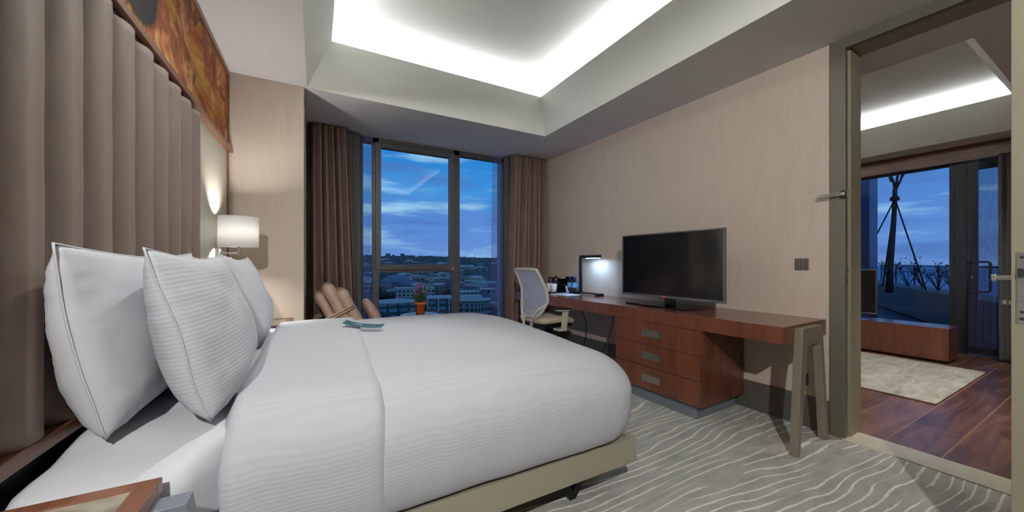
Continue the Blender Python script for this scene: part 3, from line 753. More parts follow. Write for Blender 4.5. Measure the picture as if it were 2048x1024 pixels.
nightstand((0, 0, 0), 'nightstand in the near left corner with a wood-framed grey stone top', -0.290, 0.690, 0.55, 1.032)
nightstand((0, 0, 0), 'nightstand beyond the bed, half hidden behind the far pillow', -0.17, 0.70, 3.03, 3.42)

# ------------------------------------------------ wall lamp
wl = E('wall_lamp', 'lit wall lamp with white drum shade beside the headboard', 'lamp', loc=(-0.595, 3.07, 1.2))
box(0, 0.022, -0.035, 0.035, -0.06, 0.045).obj('wall_plate', M['chrome'], wl, bevel=0.003)
b = MB(); b.tube([(0.02, 0.0, 0.012), (0.13, -0.05, 0.012), (0.13, -0.05, 0.06)], 0.006, 8); b.tube([(0.13, -0.05, 0.0), (0.13, -0.05, 0.12)], 0.008, 10)
b.obj('arm', M['chrome'], wl)
b = MB(); b.tube([(0.02, 0.0, -0.03), (0.06, -0.02, -0.025), (0.11, -0.04, -0.05), (0.13, -0.05, -0.10)], 0.004, 8); b.obj('reading_arm', M['chrome'], wl)
sh = MB().lathe([(0.112, 0.055), (0.112, 0.26)], (0.13, -0.05, 0), 40, sy=0.9, cap=False).obj('lamp_shade', M['shade'], wl, solid=0.0015)
b = MB().lathe([(0.001, 0.125), (0.008, 0.13), (0.014, 0.15), (0.008, 0.17), (0.001, 0.175)], (0.13, -0.05, 0), 16, cap=False); b.obj('bulb', emit('warm_bulb', (1, 0.93, 0.82, 1), 8), wl)
pl = bpy.data.lights.new('wall_lamp_light', 'POINT'); pl.energy = 25; pl.color = (1, 0.95, 0.9); pl.shadow_soft_size = 0.035
po = bpy.data.objects.new('wall_lamp_light', pl); po.location = (-0.595 + 0.13, 3.02, 1.2 + 0.15); C.objects.link(po)

# ------------------------------------------------ desk with drawers
dk = E('desk', 'long cherry wood desk top running along the right wall', 'desk')
DX, DT, DB = 2.415, 0.767, 0.664
box(DX, W, 1.09, 4.12, DB, DT).obj('desk_top', M['cherry_top'], dk, bevel=0.002)
box(DX - 0.003, DX, 1.09, 4.12, DB, DT - 0.002).obj('front_edge', M['cherry'], dk)
b = MB().box(DX, W - 0.001, 1.0875, 1.09, DB, DT - 0.002); b.obj('end_edge', M['cherry'], dk)
# A-shaped metal trestle at the near end
b = MB()
ya, yb = 1.042, 1.087
def barxz(p, q, w0, w1):
    b.prism([(p[0] - w0 / 2, ya, p[1]), (p[0] + w0 / 2, ya, p[1]), (q[0] + w1 / 2, ya, q[1]), (q[0] - w1 / 2, ya, q[1])], (0, yb - ya, 0))
b.prism([(2.475, ya, 0), (2.505, ya, 0), (2.612, ya, 0.625), (2.62, ya, 0.645), (2.79, ya, 0.645), (2.80, ya, 0.625), (2.885, ya, 0), (2.93, ya, 0), (2.825, ya, 0.752), (2.545, ya, 0.752)], (0, yb - ya, 0))
b.obj('trestle_leg', M['champ'], dk, bevel=0.002)
R(dk)
cb = E('drawer_cabinet', 'cherry wood cabinet of three drawers under the desk', 'cabinet')
CY0, CY1 = 1.597, 2.392
box(DX + 0.022, W - 0.02, CY0, CY1, 0.105, 0.662).obj('body', M['cherry'], cb, bevel=0.001)
box(2.46, W - 0.04, CY0 + 0.055, CY1 - 0.05, 0, 0.105).obj('plinth', M['plinth'], cb, bevel=0.001)
for (z0, z1) in ((0.478, 0.660), (0.295, 0.474), (0.108, 0.291)):
    d = box(DX + 0.002, DX + 0.022, CY0, CY1, z0, z1).obj('drawer', M['cherry'], cb, bevel=0.0015)
    zc = (z0 + z1) / 2
    h = MB(); y0, y1 = 1.935, 2.105; x = DX - 0.003
    h.box(x, x + 0.006, y0, y1, zc + 0.024, zc + 0.028); h.box(x, x + 0.006, y0, y1, zc - 0.028, zc - 0.024); h.box(x, x + 0.006, y0, y0 + 0.005, zc - 0.024, zc + 0.024); h.box(x, x + 0.006, y1 - 0.005, y1, zc - 0.024, zc + 0.024)
    h.box(x + 0.0035, x + 0.0048, y0 + 0.005, y1 - 0.005, zc - 0.024, zc + 0.024)
    h.obj('handle', M['chrome'], d, bevel=0.0008)
R(cb)

# switch and socket
s = E('light_switch', 'taupe double light switch on the wall beside the doorway', 'switch')
box(W - 0.009, W, 1.181, 1.263, 1.097, 1.179).obj('plate', M['switchm'], s, bevel=0.003)
for y0 in (1.2, 1.2235): box(W - 0.013, W - 0.009, y0, y0 + 0.0215, 1.116, 1.16).obj('rocker', M['switchm'], s, bevel=0.001)
R(s)
s = E('wall_socket', 'taupe wall socket low on the wall behind the metal trestle', 'socket')
box(W - 0.009, W, 1.184, 1.266, 0.293, 0.375).obj('plate', M['switchm'], s, bevel=0.003)
b = MB().lathe([(0.020, 0), (0.022, 0.002), (0.018, 0.002), (0.017, 0.0006)], seg=20); b.obj('outlet', M['screw'], s, M4=Matrix.Translation((W - 0.009, 1.225, 0.334)) @ Matrix.Rotation(-PI / 2, 4, 'Y'))
R(s)

# ------------------------------------------------ television on the desk
tv = E('television', 'large flat television with a grey rim standing on the desk', 'television', loc=(2.66, 2.04, DT))
def tvset(e, y0, y1, z0, z1, depth=0.028):
    f = MB(); r = 0.013
    f.box(-depth / 2, depth / 2, y0, y1, z0, z0 + 0.02); f.box(-depth / 2, depth / 2, y0, y1, z1 - r, z1); f.box(-depth / 2, depth / 2, y0, y0 + r, z0 + 0.02, z1 - r); f.box(-depth / 2, depth / 2, y1 - r, y1, z0 + 0.02, z1 - r)
    f.obj('bezel', M['tv_rim'], e, bevel=0.002)
    box(-depth / 2 + 0.003, depth / 2 - 0.002, y0 + r, y1 - r, z0 + 0.02, z1 - r).obj('screen', M['blackp'], e)
    box(depth / 2 - 0.002, depth / 2 + 0.03, y0 + 0.08, y1 - 0.08, z0 + 0.03, z1 - 0.12).obj('back_cover', M['black'], e, bevel=0.01)
tvset(tv, -0.485, 0.485, 0.078, 0.642)
b = MB(); b.prism([(-0.09, -0.21, 0), (-0.07, 0.39, 0), (0.1, 0.43, 0), (0.22, 0.10, 0), (0.22, -0.22, 0), (0.08, -0.26, 0)], (0, 0, 0.012)); b.obj('stand_base', M['blackp'], tv, bevel=0.004)
b = MB(); b.box(0.03, 0.055, -0.05, 0.05, 0.012, 0.14); b.obj('stand_neck', M['blackp'], tv, bevel=0.006)
box(-0.018, -0.0135, 0.0, 0.035, 0.082, 0.094).obj('badge', M['red'], tv)
R(tv)
rc = E('remote_control', 'small remote lying on the television stand', 'remote', loc=(2.585, 2.20, DT + 0.012))
box(-0.02, 0.02, -0.065, 0.065, 0.0, 0.012).obj('case', M['tv_rim'], rc, bevel=0.004)
b = MB()
for i in range(3):
    for j in range(5): b.box(-0.013 + i * 0.010, -0.007 + i * 0.010, -0.05 + j * 0.019, -0.04 + j * 0.019, 0.012, 0.0135)
b.obj('buttons', M['black'], rc); R(rc)

# ------------------------------------------------ desk lamp
dlm = E('desk_lamp', 'black angular desk lamp, lit, between the bottles and the television', 'lamp', loc=(2.90, 3.40, DT))
b = MB(); b.box(-0.012, 0.012, -0.34, 0.10, 0.012, 0.028); b.box(-0.075, 0.045, -0.34, -0.315, 0.0, 0.026); b.box(-0.075, 0.045, 0.075, 0.10, 0.0, 0.026)
b.obj('base', M['black'], dlm, bevel=0.002)
box(-0.013, 0.013, -0.015, 0.015, 0.012, 0.445).obj('post', M['black'], dlm, bevel=0.002)
hd = box(-0.02, 0.02, -0.325, 0.0, 0.435, 0.47).obj('lamp_head', M['black'], dlm, bevel=0.002)
box(-0.013, 0.013, -0.315, -0.10, 0.431, 0.4345).obj('led_panel', emit('cool_led', (0.62, 0.78, 1, 1), 10), hd)
R(dlm)
a = area('desk_lamp_light', (2.90, 3.40 - 0.215, DT + 0.425), (0, 0, 0), 0.03, 0.2, 1.9, (0.36, 0.6, 1.0)); R(a)

# ------------------------------------------------ things on the desk
def lathe_thing(name, label, cat, prof, mat, loc, seg=24, group=None):
    o = MB().lathe(prof, seg=seg).obj(name, mat); o.location = loc; tag(o, label, cat, group); return o
tr = E('serving_tray', 'black tray carrying the cups at the far end of the desk', 'tray', loc=(2.76, 3.78, DT))
box(-0.20, 0.19, -0.20, 0.20, 0.0, 0.008).obj('tray_base', M['blackp'], tr, bevel=0.003)
f = MB(); f.box(-0.20, -0.192, -0.20, 0.20, 0.008, 0.024); f.box(0.182, 0.19, -0.20, 0.20, 0.008, 0.024); f.box(-0.192, 0.182, -0.20, -0.192, 0.008, 0.024); f.box(-0.192, 0.182, 0.192, 0.20, 0.008, 0.024)
f.obj('tray_rim', M['blackp'], tr); R(tr)
tz = DT + 0.009
gl = E('drinking_glass', 'short glass tumbler with a white paper cap, leftmost on the tray', 'glass', loc=(2.635, 3.80, tz))
MB().lathe([(0.028, 0), (0.034, 0.085), (0.032, 0.085), (0.026, 0.004), (0.001, 0.004)], seg=24).obj('glass_body', M['clear'], gl)
MB().lathe([(0.036, 0.068), (0.038, 0.09), (0.001, 0.091)], seg=24).obj('paper_cap', M['paper'], gl); R(gl)
def mug(loc, label, hdir):
    m = E('mug', label, 'mug', None, loc, hdir)
    MB().lathe([(0.026, 0), (0.034, 0.03), (0.040, 0.11), (0.0375, 0.11), (0.031, 0.03), (0.001, 0.012)], seg=26).obj('mug_body', M['ceramic'], m)
    b = MB().tube([(0.036, 0, 0.095), (0.058, 0, 0.09), (0.064, 0, 0.065), (0.054, 0, 0.04), (0.034, 0, 0.032)], 0.005, 8); b.obj('handle', M['ceramic'], m); R(m); return m
mug((2.685, 3.735, tz), 'white mug standing left of the other mug on the tray', 2.5)
mug((2.665, 3.635, tz), 'white mug nearest the paper pad on the tray', -2.2)
gl2 = MB().lathe([(0.028, 0), (0.035, 0.12), (0.033, 0.12), (0.026, 0.004), (0.001, 0.004)], seg=24).obj('drinking_glass', M['clear']); gl2.location = (2.775, 3.72, tz); tag(gl2, 'tall clear glass behind the right-hand mug', 'glass'); R(gl2)
kt = E('kettle', 'black electric kettle at the back of the tray', 'kettle', loc=(2.87, 3.86, tz))
MB().lathe([(0.062, 0), (0.066, 0.02), (0.058, 0.12), (0.05, 0.165), (0.046, 0.175), (0.001, 0.19)], seg=28).obj('kettle_body', M['blackp'], kt)
b = MB().tube([(-0.02, 0.045, 0.17), (-0.03, 0.09, 0.175), (-0.03, 0.105, 0.12), (-0.02, 0.085, 0.05)], 0.011, 10); b.obj('handle', M['blackp'], kt)
b = MB().prism([(0.03, -0.03, 0.11), (0.03, -0.09, 0.165), (0.03, -0.03, 0.168)], (-0.04, 0, 0)); b.obj('spout', M['blackp'], kt)
MB().lathe([(0.012, 0.188), (0.013, 0.2), (0.001, 0.203)], seg=14).obj('lid_knob', M['blackp'], kt); R(kt)
og = E('tea_box', 'black upright organiser box between the kettle and the water bottles', 'box', loc=(2.945, 3.70, DT))
f = MB(); f.box(-0.05, 0.05, -0.10, 0.10, 0, 0.006); f.box(0.044, 0.05, -0.10, 0.10, 0.006, 0.20); f.box(-0.05, 0.044, -0.10, -0.094, 0.006, 0.17); f.box(-0.05, 0.044, 0.094, 0.10, 0.006, 0.17); f.box(-0.05, -0.044, -0.094, 0.094, 0.006, 0.07); f.box(-0.044, 0.044, -0.003, 0.003, 0.006, 0.12)
f.obj('case', M['blackp'], og, bevel=0.002)
for k in range(5): box(-0.035 + k * 0.014, -0.031 + k * 0.014, 0.012, 0.085, 0.008, 0.10).obj('tea_sachet', M['paper'] if k % 2 else M['black'], og)
R(og)
cd = MB().prism([(0, -0.035, 0), (0.028, -0.03, 0), (0.02, 0.01, 0.085)], (0.002, 0.028, 0.0)); cd.prism([(0.0, 0.0, 0), (0.0, -0.055, 0), (0.0, -0.02, 0.078)], (0.004, 0.002, 0))
o = cd.obj('menu_card', M['paper']); o.location = (2.80, 3.56, tz + 0.0); tag(o, 'small folded white card standing before the black organiser box', 'card'); R(o)
pd = E('paper_pad', 'white paper pad lying at the desk front beside the tray', 'notepad', loc=(2.67, 3.42, DT), rz=0.15)
box(-0.11, 0.11, -0.14, 0.14, 0, 0.006).obj('pages', M['paper'], pd, bevel=0.001)
b = MB().tube([(-0.07, -0.05, 0.010), (-0.02, 0.07, 0.010)], 0.0035, 8); b.obj('pen', M['chrome'], pd); R(pd)
def bottle(loc, label):
    e = E('water_bottle', label, 'bottle', 'water bottles on the desk', loc)
    MB().lathe([(0.001, 0), (0.028, 0.0), (0.031, 0.01), (0.031, 0.13), (0.026, 0.155), (0.012, 0.18), (0.012, 0.19)], seg=22).obj('bottle_body', M['clear'], e)
    MB().lathe([(0.0315, 0.075), (0.0315, 0.135)], seg=22, cap=False).obj('bottle_label', M['bluelabel'], e)
    MB().lathe([(0.014, 0.188), (0.014, 0.205), (0.001, 0.206)], seg=16).obj('cap', M['bluecap'], e)
    return e
b1 = bottle((2.85, 3.545, DT), 'clear water bottle with blue cap, left in the front row of three')
b2 = copy_tree(b1, (2.86, 3.475, DT), label='clear water bottle with blue cap, right in front beside the lamp')
b3 = copy_tree(b1, (2.925, 3.525, DT), label='clear water bottle with blue cap, standing behind the other two')
for q in (b1, b2, b3): R(q)
# cables hanging under the desk
def cable(pts, name, label):
    P = [Vector(p) for p in pts]; out = []
    for i in range(len(P) - 1):
        p0 = P[max(i - 1, 0)]; p1 = P[i]; p2 = P[i + 1]; p3 = P[min(i + 2, len(P) - 1)]
        for k in range(8):
            t = k / 8; out.append(0.5 * ((2 * p1) + (p2 - p0) * t + (2 * p0 - 5 * p1 + 4 * p2 - p3) * t * t + (3 * p1 - p0 - 3 * p2 + p3) * t ** 3))
    out.append(P[-1]); o = MB().tube(out, 0.0045, 7).obj(name, M['black']); tag(o, label, 'cable'); R(o)
cable([(2.94, 3.42, 0.664), (2.93, 3.40, 0.55), (2.95, 3.36, 0.40), (2.96, 3.38, 0.22), (2.93, 3.42, 0.05), (2.90, 3.44, 0.005)], 'power_cable', 'black cable hanging under the desk just behind the office chair armrest')
cable([(2.93, 2.93, 0.664), (2.93, 2.91, 0.52), (2.94, 2.94, 0.42), (2.96, 3.02, 0.28), (2.95, 3.10, 0.10), (2.92, 3.13, 0.005)], 'power_cable', 'black cable hanging under the desk, nearer the drawer cabinet')

# ------------------------------------------------ office chair
oc = E('office_chair', 'white mesh-back office chair with cream seat drawn up to the desk', 'chair', loc=(2.30, 3.36, 0), rz=math.radians(4))
def seatd(v, d): return Vector((v.x, v.y * (1 - 0.06 * (v.x > 0) * v.x / 0.24), v.z - 0.03 * max(0, v.x - 0.1) / 0.13 * 1.0 + 0.012 * (abs(v.y) / 0.24) ** 2))
MB().soft((0.0, 0, 0.515), (0.245, 0.245, 0.04), (0.07, 0.07, 0.04), 0.03, seatd).obj('seat', M['seat_b'], oc)
box(-0.20, 0.20, -0.20, 0.20, 0.44, 0.474).obj('seat_pan', M['black'], oc, bevel=0.01)
def backx(z):
    pts = [(0.56, -0.24), (0.64, -0.215), (0.74, -0.18), (0.85, -0.19), (0.96, -0.24), (1.07, -0.30)]
    for (a, xa), (c, xc) in zip(pts, pts[1:]):
        if z <= c: 
            t = (z - a) / (c - a); t = max(0, min(1, t)); return xa + (xc - xa) * t
    return pts[-1][1]
def backhw(z): return 0.12 + 0.115 * min(1, max(0, (z - 0.56) / 0.16)) ** 0.6 - 0.035 * max(0, (z - 0.8) / 0.27)
zs = [0.56 + 0.51 * i / 22 for i in range(23)]
pts = [(backx(z), backhw(z), z) for z in zs] + [(backx(1.07) - 0.004, backhw(1.07) * k, 1.078) for k in (0.6, 0.0, -0.6)] + [(backx(z), -backhw(z), z) for z in zs[::-1]] + [(backx(0.56), backhw(0.56) * k, 0.555) for k in (-0.5, 0.5)]
MB().tube(pts, 0.017, 10, closed=True).obj('back_frame', M['white_p'], oc)
def mf(u, v):
    z = 0.56 + 0.51 * v; return Vector((backx(z) - 0.012 * (1 - (2 * u - 1) ** 2), (2 * u - 1) * backhw(z), z))
MB().grid(mf, 14, 24).obj('back_mesh', M['mesh_w'], oc)
b = MB()
b.tube([(-0.225, 0.11, 0.58), (-0.27, 0.08, 0.52), (-0.28, 0.06, 0.42), (-0.20, 0.03, 0.40), (-0.05, 0, 0.43)], 0.016, 10)
b.tube([(-0.225, -0.11, 0.58), (-0.27, -0.08, 0.52), (-0.28, -0.06, 0.42), (-0.20, -0.03, 0.40), (-0.05, 0, 0.43)], 0.016, 10)
b.tube([(-0.19, 0.20, 0.70), (-0.26, 0.13, 0.62), (-0.28, 0.09, 0.50)], 0.013, 8); b.tube([(-0.19, -0.20, 0.70), (-0.26, -0.13, 0.62), (-0.28, -0.09, 0.50)], 0.013, 8)
b.obj('back_support', M['white_p'], oc)
for s in (-1, 1):
    ar = MB(); ar.prism([(-0.02, s * 0.262, 0.43), (0.045, s * 0.262, 0.43), (0.075, s * 0.262, 0.64), (0.0, s * 0.262, 0.64)], (0, s * 0.025, 0)); ar.box(-0.06, 0.05, min(s * 0.18, s * 0.285), max(s * 0.18, s * 0.285), 0.415, 0.437); ar.box(-0.075, 0.155, min(s * 0.235, s * 0.31), max(s * 0.235, s * 0.31), 0.632, 0.646)
    aro = ar.obj('armrest', M['white_p'], oc, bevel=0.005)
    MB().soft((0.04, s * 0.272, 0.652), (0.125, 0.042, 0.013), (0.05, 0.04, 0.012), 0.02).obj('arm_pad', M['black'], aro)
b = MB().tube([(0, 0, 0.10), (0, 0, 0.44)], 0.028, 16); b.obj('gas_column', M['black'], oc)
b = MB()
for k in range(5):
    a = 2 * PI * k / 5 + 0.4; b.tube([(0.02 * math.cos(a), 0.02 * math.sin(a), 0.115), (0.30 * math.cos(a), 0.30 * math.sin(a), 0.075)], [0.026, 0.016], 8)
b.obj('star_base', M['black'], oc)
for k in range(5):
    a = 2 * PI * k / 5 + 0.4
    b = MB(); b.lathe([(0.001, -0.022), (0.024, -0.022), (0.027, -0.014), (0.027, 0.014), (0.024, 0.022), (0.001, 0.022)], seg=18, cap=False)
    b.obj('caster', M['black'], oc, M4=Matrix.Translation((0.30 * math.cos(a), 0.30 * math.sin(a), 0.028)) @ Matrix.Rotation(a, 4, 'Z') @ Matrix.Rotation(PI / 2, 4, 'X'))
    
# ------------------------------------------------ lounge armchair in the far left corner
ac = E('armchair', 'tan leather lounge chair with strapped back cushions in the far corner', 'armchair', loc=(0.28, 3.86, 0))
def tilt(x, z, a): return Matrix.Translation((x, 0, z)) @ Matrix.Rotation(a, 4, 'Y')
for i, (x, z, hz, hx) in enumerate(((-0.17, 0.66, 0.24, 0.045), (-0.085, 0.70, 0.28, 0.055), (0.03, 0.655, 0.27, 0.055))):
    b = MB().soft((0, 0, 0), (hx, 0.25, hz), (hx * 0.95, 0.08, 0.07), 0.03, lambda v, d: Vector((v.x + d.x * 0.01 * fb((v.y * 6, v.z * 6, 2)), v.y, v.z)))
    b.obj('back_cushion', M['arm_l'], ac, M4=tilt(x, z, -0.46))
b = MB()
def strap(off):
    P = []
    for t, (lx, ly) in enumerate(((-0.225, -0.27), (0.115, -0.27), (0.125, -0.262), (0.125, 0.262), (0.115, 0.27), (-0.225, 0.27), (-0.235, 0.262), (-0.235, -0.262))):
        P.append(tilt(-0.065, 0.64, -0.46) @ Vector((lx, ly, 0.045 + off)))
    b.tube(P, 0.007, 6, closed=True)
for of in (0.0, 0.022): strap(of)
b.obj('strap', M['arm_l'], ac)
MB().soft((0.17, 0, 0.40), (0.30, 0.27, 0.07), (0.08, 0.08, 0.06), 0.03).obj('seat_cushion', M['arm_l'], ac)
b = MB(); b.box(-0.12, 0.46, -0.27, 0.27, 0.27, 0.325); b.obj('seat_frame', M['cherry_y'], ac, bevel=0.01)
for x, y in ((-0.09, -0.24), (-0.09, 0.24), (0.43, -0.24), (0.43, 0.24)): MB().tube([(x, y, 0.27), (x * 1.05, y, 0)], [0.02, 0.013], 10).obj('leg', M['cherry_z'], ac)
cu = MB().soft((0, 0, 0), (0.055, 0.19, 0.17), (0.05, 0.17, 0.15), 0.025).obj('cushion', marbled('floral_cloth', srgb(176, 150, 134), srgb(186, 160, 146), srgb(190, 120, 96), 14, 0.8))
cu.matrix_world = Matrix.Translation((0.50, 3.86, 0.635)) @ Matrix.Rotation(-0.5, 4, 'Y'); tag(cu, 'small faded floral cushion leaning on the armchair seat front', 'cushion')

# ------------------------------------------------ flower pot on a small round table
tb = E('side_table', 'small round table by the window carrying the flower pot', 'table', loc=(1.02, 4.0, 0))
MB().lathe([(0.001, 0.545), (0.21, 0.545), (0.215, 0.552), (0.215, 0.562), (0.21, 0.568), (0.001, 0.568)], seg=40, cap=False).obj('table_top', M['cherry_top'], tb)
MB().lathe([(0.16, 0), (0.16, 0.012), (0.02, 0.02), (0.018, 0.545)], seg=28).obj('pedestal', M['black'], tb)
fp = E('potted_flower', 'pink and lilac flowers in a small terracotta pot before the window', 'potted plant', loc=(1.02, 4.0, 0.568))
MB().lathe([(0.045, 0), (0.062, 0.115), (0.070, 0.115), (0.070, 0.14), (0.062, 0.14), (0.058, 0.12), (0.001, 0.12)], seg=30).obj('pot', M['terra'], fp)
random.seed(11)
st = MB(); lf = MB(); f1 = MB(); f2 = MB()
def blade(b, p, d, L, wd):
    d = d.normalized(); s = d.cross(Vector((0, 0, 1))); 
    if s.length < 0.1: s = Vector((1, 0, 0))
    s.normalize(); u = s.cross(d)
    a = [b.bm.verts.new(q) for q in (p, p + d * L * 0.5 + s * wd, p + d * L + u * 0.003, p + d * L * 0.5 - s * wd)]
    b.bm.faces.new(a)
for k in range(46):
    a = random.uniform(0, 2 * PI); r = random.uniform(0.0, 0.10); h = random.uniform(0.07, 0.22)
    if k < 5: h = 0.27; r = 0.07 + 0.02 * k; a = (0.2, -0.3, 2.6, 1.4, -0.1)[k]
    p0 = Vector((0.02 * math.cos(a), 0.02 * math.sin(a), 0.12)); p1 = Vector((r * math.cos(a), r * math.sin(a), 0.12 + h))
    pm = (p0 + p1) / 2 + Vector((0, 0, 0.02)); st.tube([p0, pm, p1], 0.0018, 5)
    for j in range(7):
        t = random.uniform(0.1, 0.8); q = p0.lerp(p1, t); blade(lf, q, Vector((random.uniform(-1, 1), random.uniform(-1, 1), random.uniform(-.2, .8))), random.uniform(0.025, 0.05), 0.009)
    fl = f2 if (k < 5 or k % 6 == 0) else f1
    for j in range(7):
        aa = 2 * PI * j / 7; blade(fl, p1, Vector((math.cos(aa), math.sin(aa), 0.5 + random.uniform(-.4, .4))), random.uniform(0.014, 0.022), 0.007)
st.obj('stems', M['leaf'], fp); lf.obj('leaves', M['leaf'], fp, solid=0.0008); f1.obj('pink_blossoms', M['pink'], fp, solid=0.0008); f2.obj('lilac_blossoms', M['lilac'], fp, solid=0.0008)

# ================================================================== LIVING ROOM
LX = 7.15
struct(box(3.3, 7.3, 4.5, 4.64, 0, HC).obj('wall_lounge_far', M['wall']))
struct(box(3.3, 7.3, -1.75, -1.6, 0, HC).obj('wall_lounge_near', M['wall']))
struct(box(LX, LX + 0.15, -1.6, 0.70, 0, HC).obj('wall_lounge_window', M['reveal']))
struct(box(LX - 0.08, LX + 0.12, 0.3, 4.5, 2.41, 2.60).obj('trim_4', M['cherry_y']))
wn = E('window_2', kind='structure')
f = MB(); f.box(LX, LX + 0.07, 1.268, 1.312, 0, 2.41); f.box(LX, LX + 0.07, 4.4, 4.5, 0, 2.41); f.box(LX, LX + 0.07, 1.312, 4.4, 0, 0.05); f.box(LX, LX + 0.07, 1.312, 4.4, 2.385, 2.41)
f.obj('window_frame', M['frame_d'], wn, bevel=0.003)
box(LX + 0.03, LX + 0.036, 1.312, 4.4, 0.05, 2.385).obj('pane', M['glass'], wn)
gd = E('door_2', kind='structure')
f = MB(); f.box(LX - 0.01, LX + 0.06, 1.17, 1.267, 0, 2.41); f.box(LX - 0.02, LX + 0.05, 1.085, 1.165, 0.02, 2.40); f.box(LX - 0.02, LX + 0.05, 0.70, 0.80, 0.02, 2.40)
f.box(LX - 0.02, LX + 0.05, 0.80, 1.085, 2.30, 2.40); f.box(LX - 0.02, LX + 0.05, 0.80, 1.085, 0.02, 0.14)
f.obj('door_frame', M['frame_d'], gd, bevel=0.003)
box(LX + 0.01, LX + 0.016, 0.80, 1.085, 0.14, 2.30).obj('pane', M['glass'], gd)
b = MB().tube([(LX - 0.02, 1.155, 1.155), (LX - 0.05, 1.12, 1.157), (LX - 0.05, 1.0, 1.157), (LX - 0.05, 0.985, 1.14), (LX - 0.05, 0.985, 0.81), (LX - 0.05, 1.0, 0.79), (LX - 0.05, 1.12, 0.79), (LX - 0.02, 1.155, 0.792)], 0.013, 10); b.obj('door_handle', M['frame_d'], gd)
b = MB().box(LX - 0.028, LX - 0.02, 1.115, 1.135, 0.94, 0.99); b.obj('key_cylinder', M['chrome'], gd, bevel=0.003)
drape('sheer_curtain', 'dusky sheer curtain hanging over the glazed terrace door', 0.86, 1.05, 0.85, 1.14, 7.02, 0.12, 2.41, 5, 0.022, M['sheer_brown'], 'sheer curtain', 12, 0.0, axis='y')
drape('blackout_curtain', 'dark grey-green drape beside the terrace door, right in the doorway view', 0.45, 0.905, 0.45, 0.90, 6.93, 0.01, 2.41, 6, 0.018, M['blackout'], seed=15, axis='y')

bn = E('media_bench', 'low cherry wood media bench under the living room window', 'bench', loc=(6.43, 2.0, 0))
box(-0.20, 0.20, -0.855, 1.1, 0.03, 0.385).obj('body', M['cherry'], bn, bevel=0.002)
box(-0.202, 0.202, -0.857, 1.1, 0.385, 0.402).obj('bench_top', M['cherry_top'], bn, bevel=0.002)
box(-0.17, 0.17, -0.82, 1.05, 0.0, 0.03).obj('plinth', M['black'], bn)
for z in (0.21,): box(-0.206, -0.2, 0.03, 0.16, z - 0.012, z + 0.012).obj('handle', M['chrome'], bn)
t2 = E('television', 'television on the living room bench, cut off by the doorway', 'television', loc=(6.45, 2.29, 0.402))
tvset(t2, -0.50, 0.50, 0.065, 0.655)
box(-0.09, 0.12, -0.25, 0.25, 0, 0.012).obj('stand_base', M['blackp'], t2, bevel=0.003); box(0.016, 0.04, -0.05, 0.05, 0.012, 0.12).obj('stand_neck', M['blackp'], t2)
mg = MB(); mg.box(-0.06, 0.06, -0.09, 0.09, 0, 0.01); o = mg.obj('magazine', plain('blue_cover', srgb(60, 110, 200), 0.4, var=0.3, vscale=30), bevel=0.001); o.location = (6.30, 1.93, 0.402); o.rotation_euler = (0, 0, 0.5); tag(o, 'blue magazine lying on the bench before its television', 'magazine')
rg = MB().soft((5.23, 1.9, 0.008), (0.86, 1.03, 0.008), (0.01, 0.01, 0.006), 0.08).obj('rug', M['rug'], None); tag(rg, 'pale silvery rug on the dark boards of the living room', 'rug')

# ================================================================== TERRACE AND CITY
struct(box(7.31, 15, -4, 7.5, -0.25, -0.02).obj('floor_terrace', M['terrace']))
pA = Vector((9.5, 1.75, 0)); pB = Vector((13.2, 3.65, 0)); pd_ = (pB - pA).normalized(); pn = Vector((-pd_.y, pd_.x, 0)) * -1
a0 = pA - pd_ * 1.7; a1 = pB + pd_ * 2.5
planter = MB().prism([a0, a1, a1 + pn * 0.55, a0 + pn * 0.55], (0, 0, 0.60)).obj('planter', M['terrace'], None, bevel=0.01); tag(planter, 'long dark planter wall edging the terrace', 'planter')
rl = E('terrace_railing', 'glass balustrade with thin dark top rail beyond the planter', 'railing', loc=(a0 + pn * 0.6))
L = (a1 - a0).length
MB().tube([(0, 0, 1.07), tuple((a1 - a0)) [:2] + (1.07,)], 0.015, 8).obj('top_rail', M['black'], rl)
MB().prism([(0, 0, 0.62), (a1 - a0) + Vector((0, 0, 0.62)), (a1 - a0) + Vector((0, 0, 1.055)), (0, 0, 1.055)], pn * 0.01).obj('glass_panel', thin_glass('balustrade_glass', (0.96, 0.98, 1, 1), 1.06), rl)
for k in range(7):
    q = (a1 - a0) * (k / 6); MB().box(q.x - 0.012, q.x + 0.012, q.y - 0.012, q.y + 0.012, -0.05, 1.06).obj('post', M['black'], rl)
# guyed tree in the planter
tp = Vector((10.0, 2.64, 0.0)); 
ty = E('tree', 'bare young tree on the terrace, steadied by three guy ropes', 'tree', loc=(10.0, 2.50, 0.55))
b = MB().tube([(0, 0.10, 0), (0, 0.09, 0.5), (0, 0.06, 1.0), (0, 0.03, 1.6), (0, 0.02, 2.05)], [0.06, 0.05, 0.043, 0.038, 0.036], 10); b.obj('trunk', M['bark'], ty)
b = MB()
for (p, q, r) in (((0, 0.02, 2.0), (0.05, 0.13, 2.45), 0.022), ((0, 0.02, 2.0), (0, 0.0, 2.6), 0.024), ((0, 0.02, 2.0), (-0.05, -0.12, 2.5), 0.022), ((0, 0.07, 2.2), (0.1, 0.30, 2.9), 0.02), ((-.02, -0.07, 2.25), (-.1, -0.34, 2.8), 0.02), ((0, 0, 2.5), (0.05, 0.05, 3.3), 0.02)):
    b.tube([p, ((p[0] + q[0]) / 2 + 0.02, (p[1] + q[1]) / 2 - 0.02, (p[2] + q[2]) / 2), q], [r, r * 0.8, r * 0.6], 8)
b.obj('branch', M['bark'], ty)
MB().lathe([(0.06, 1.82), (0.075, 1.84), (0.06, 1.90)], (0, 0.025, 0), 12).obj('collar', M['bark'], ty)
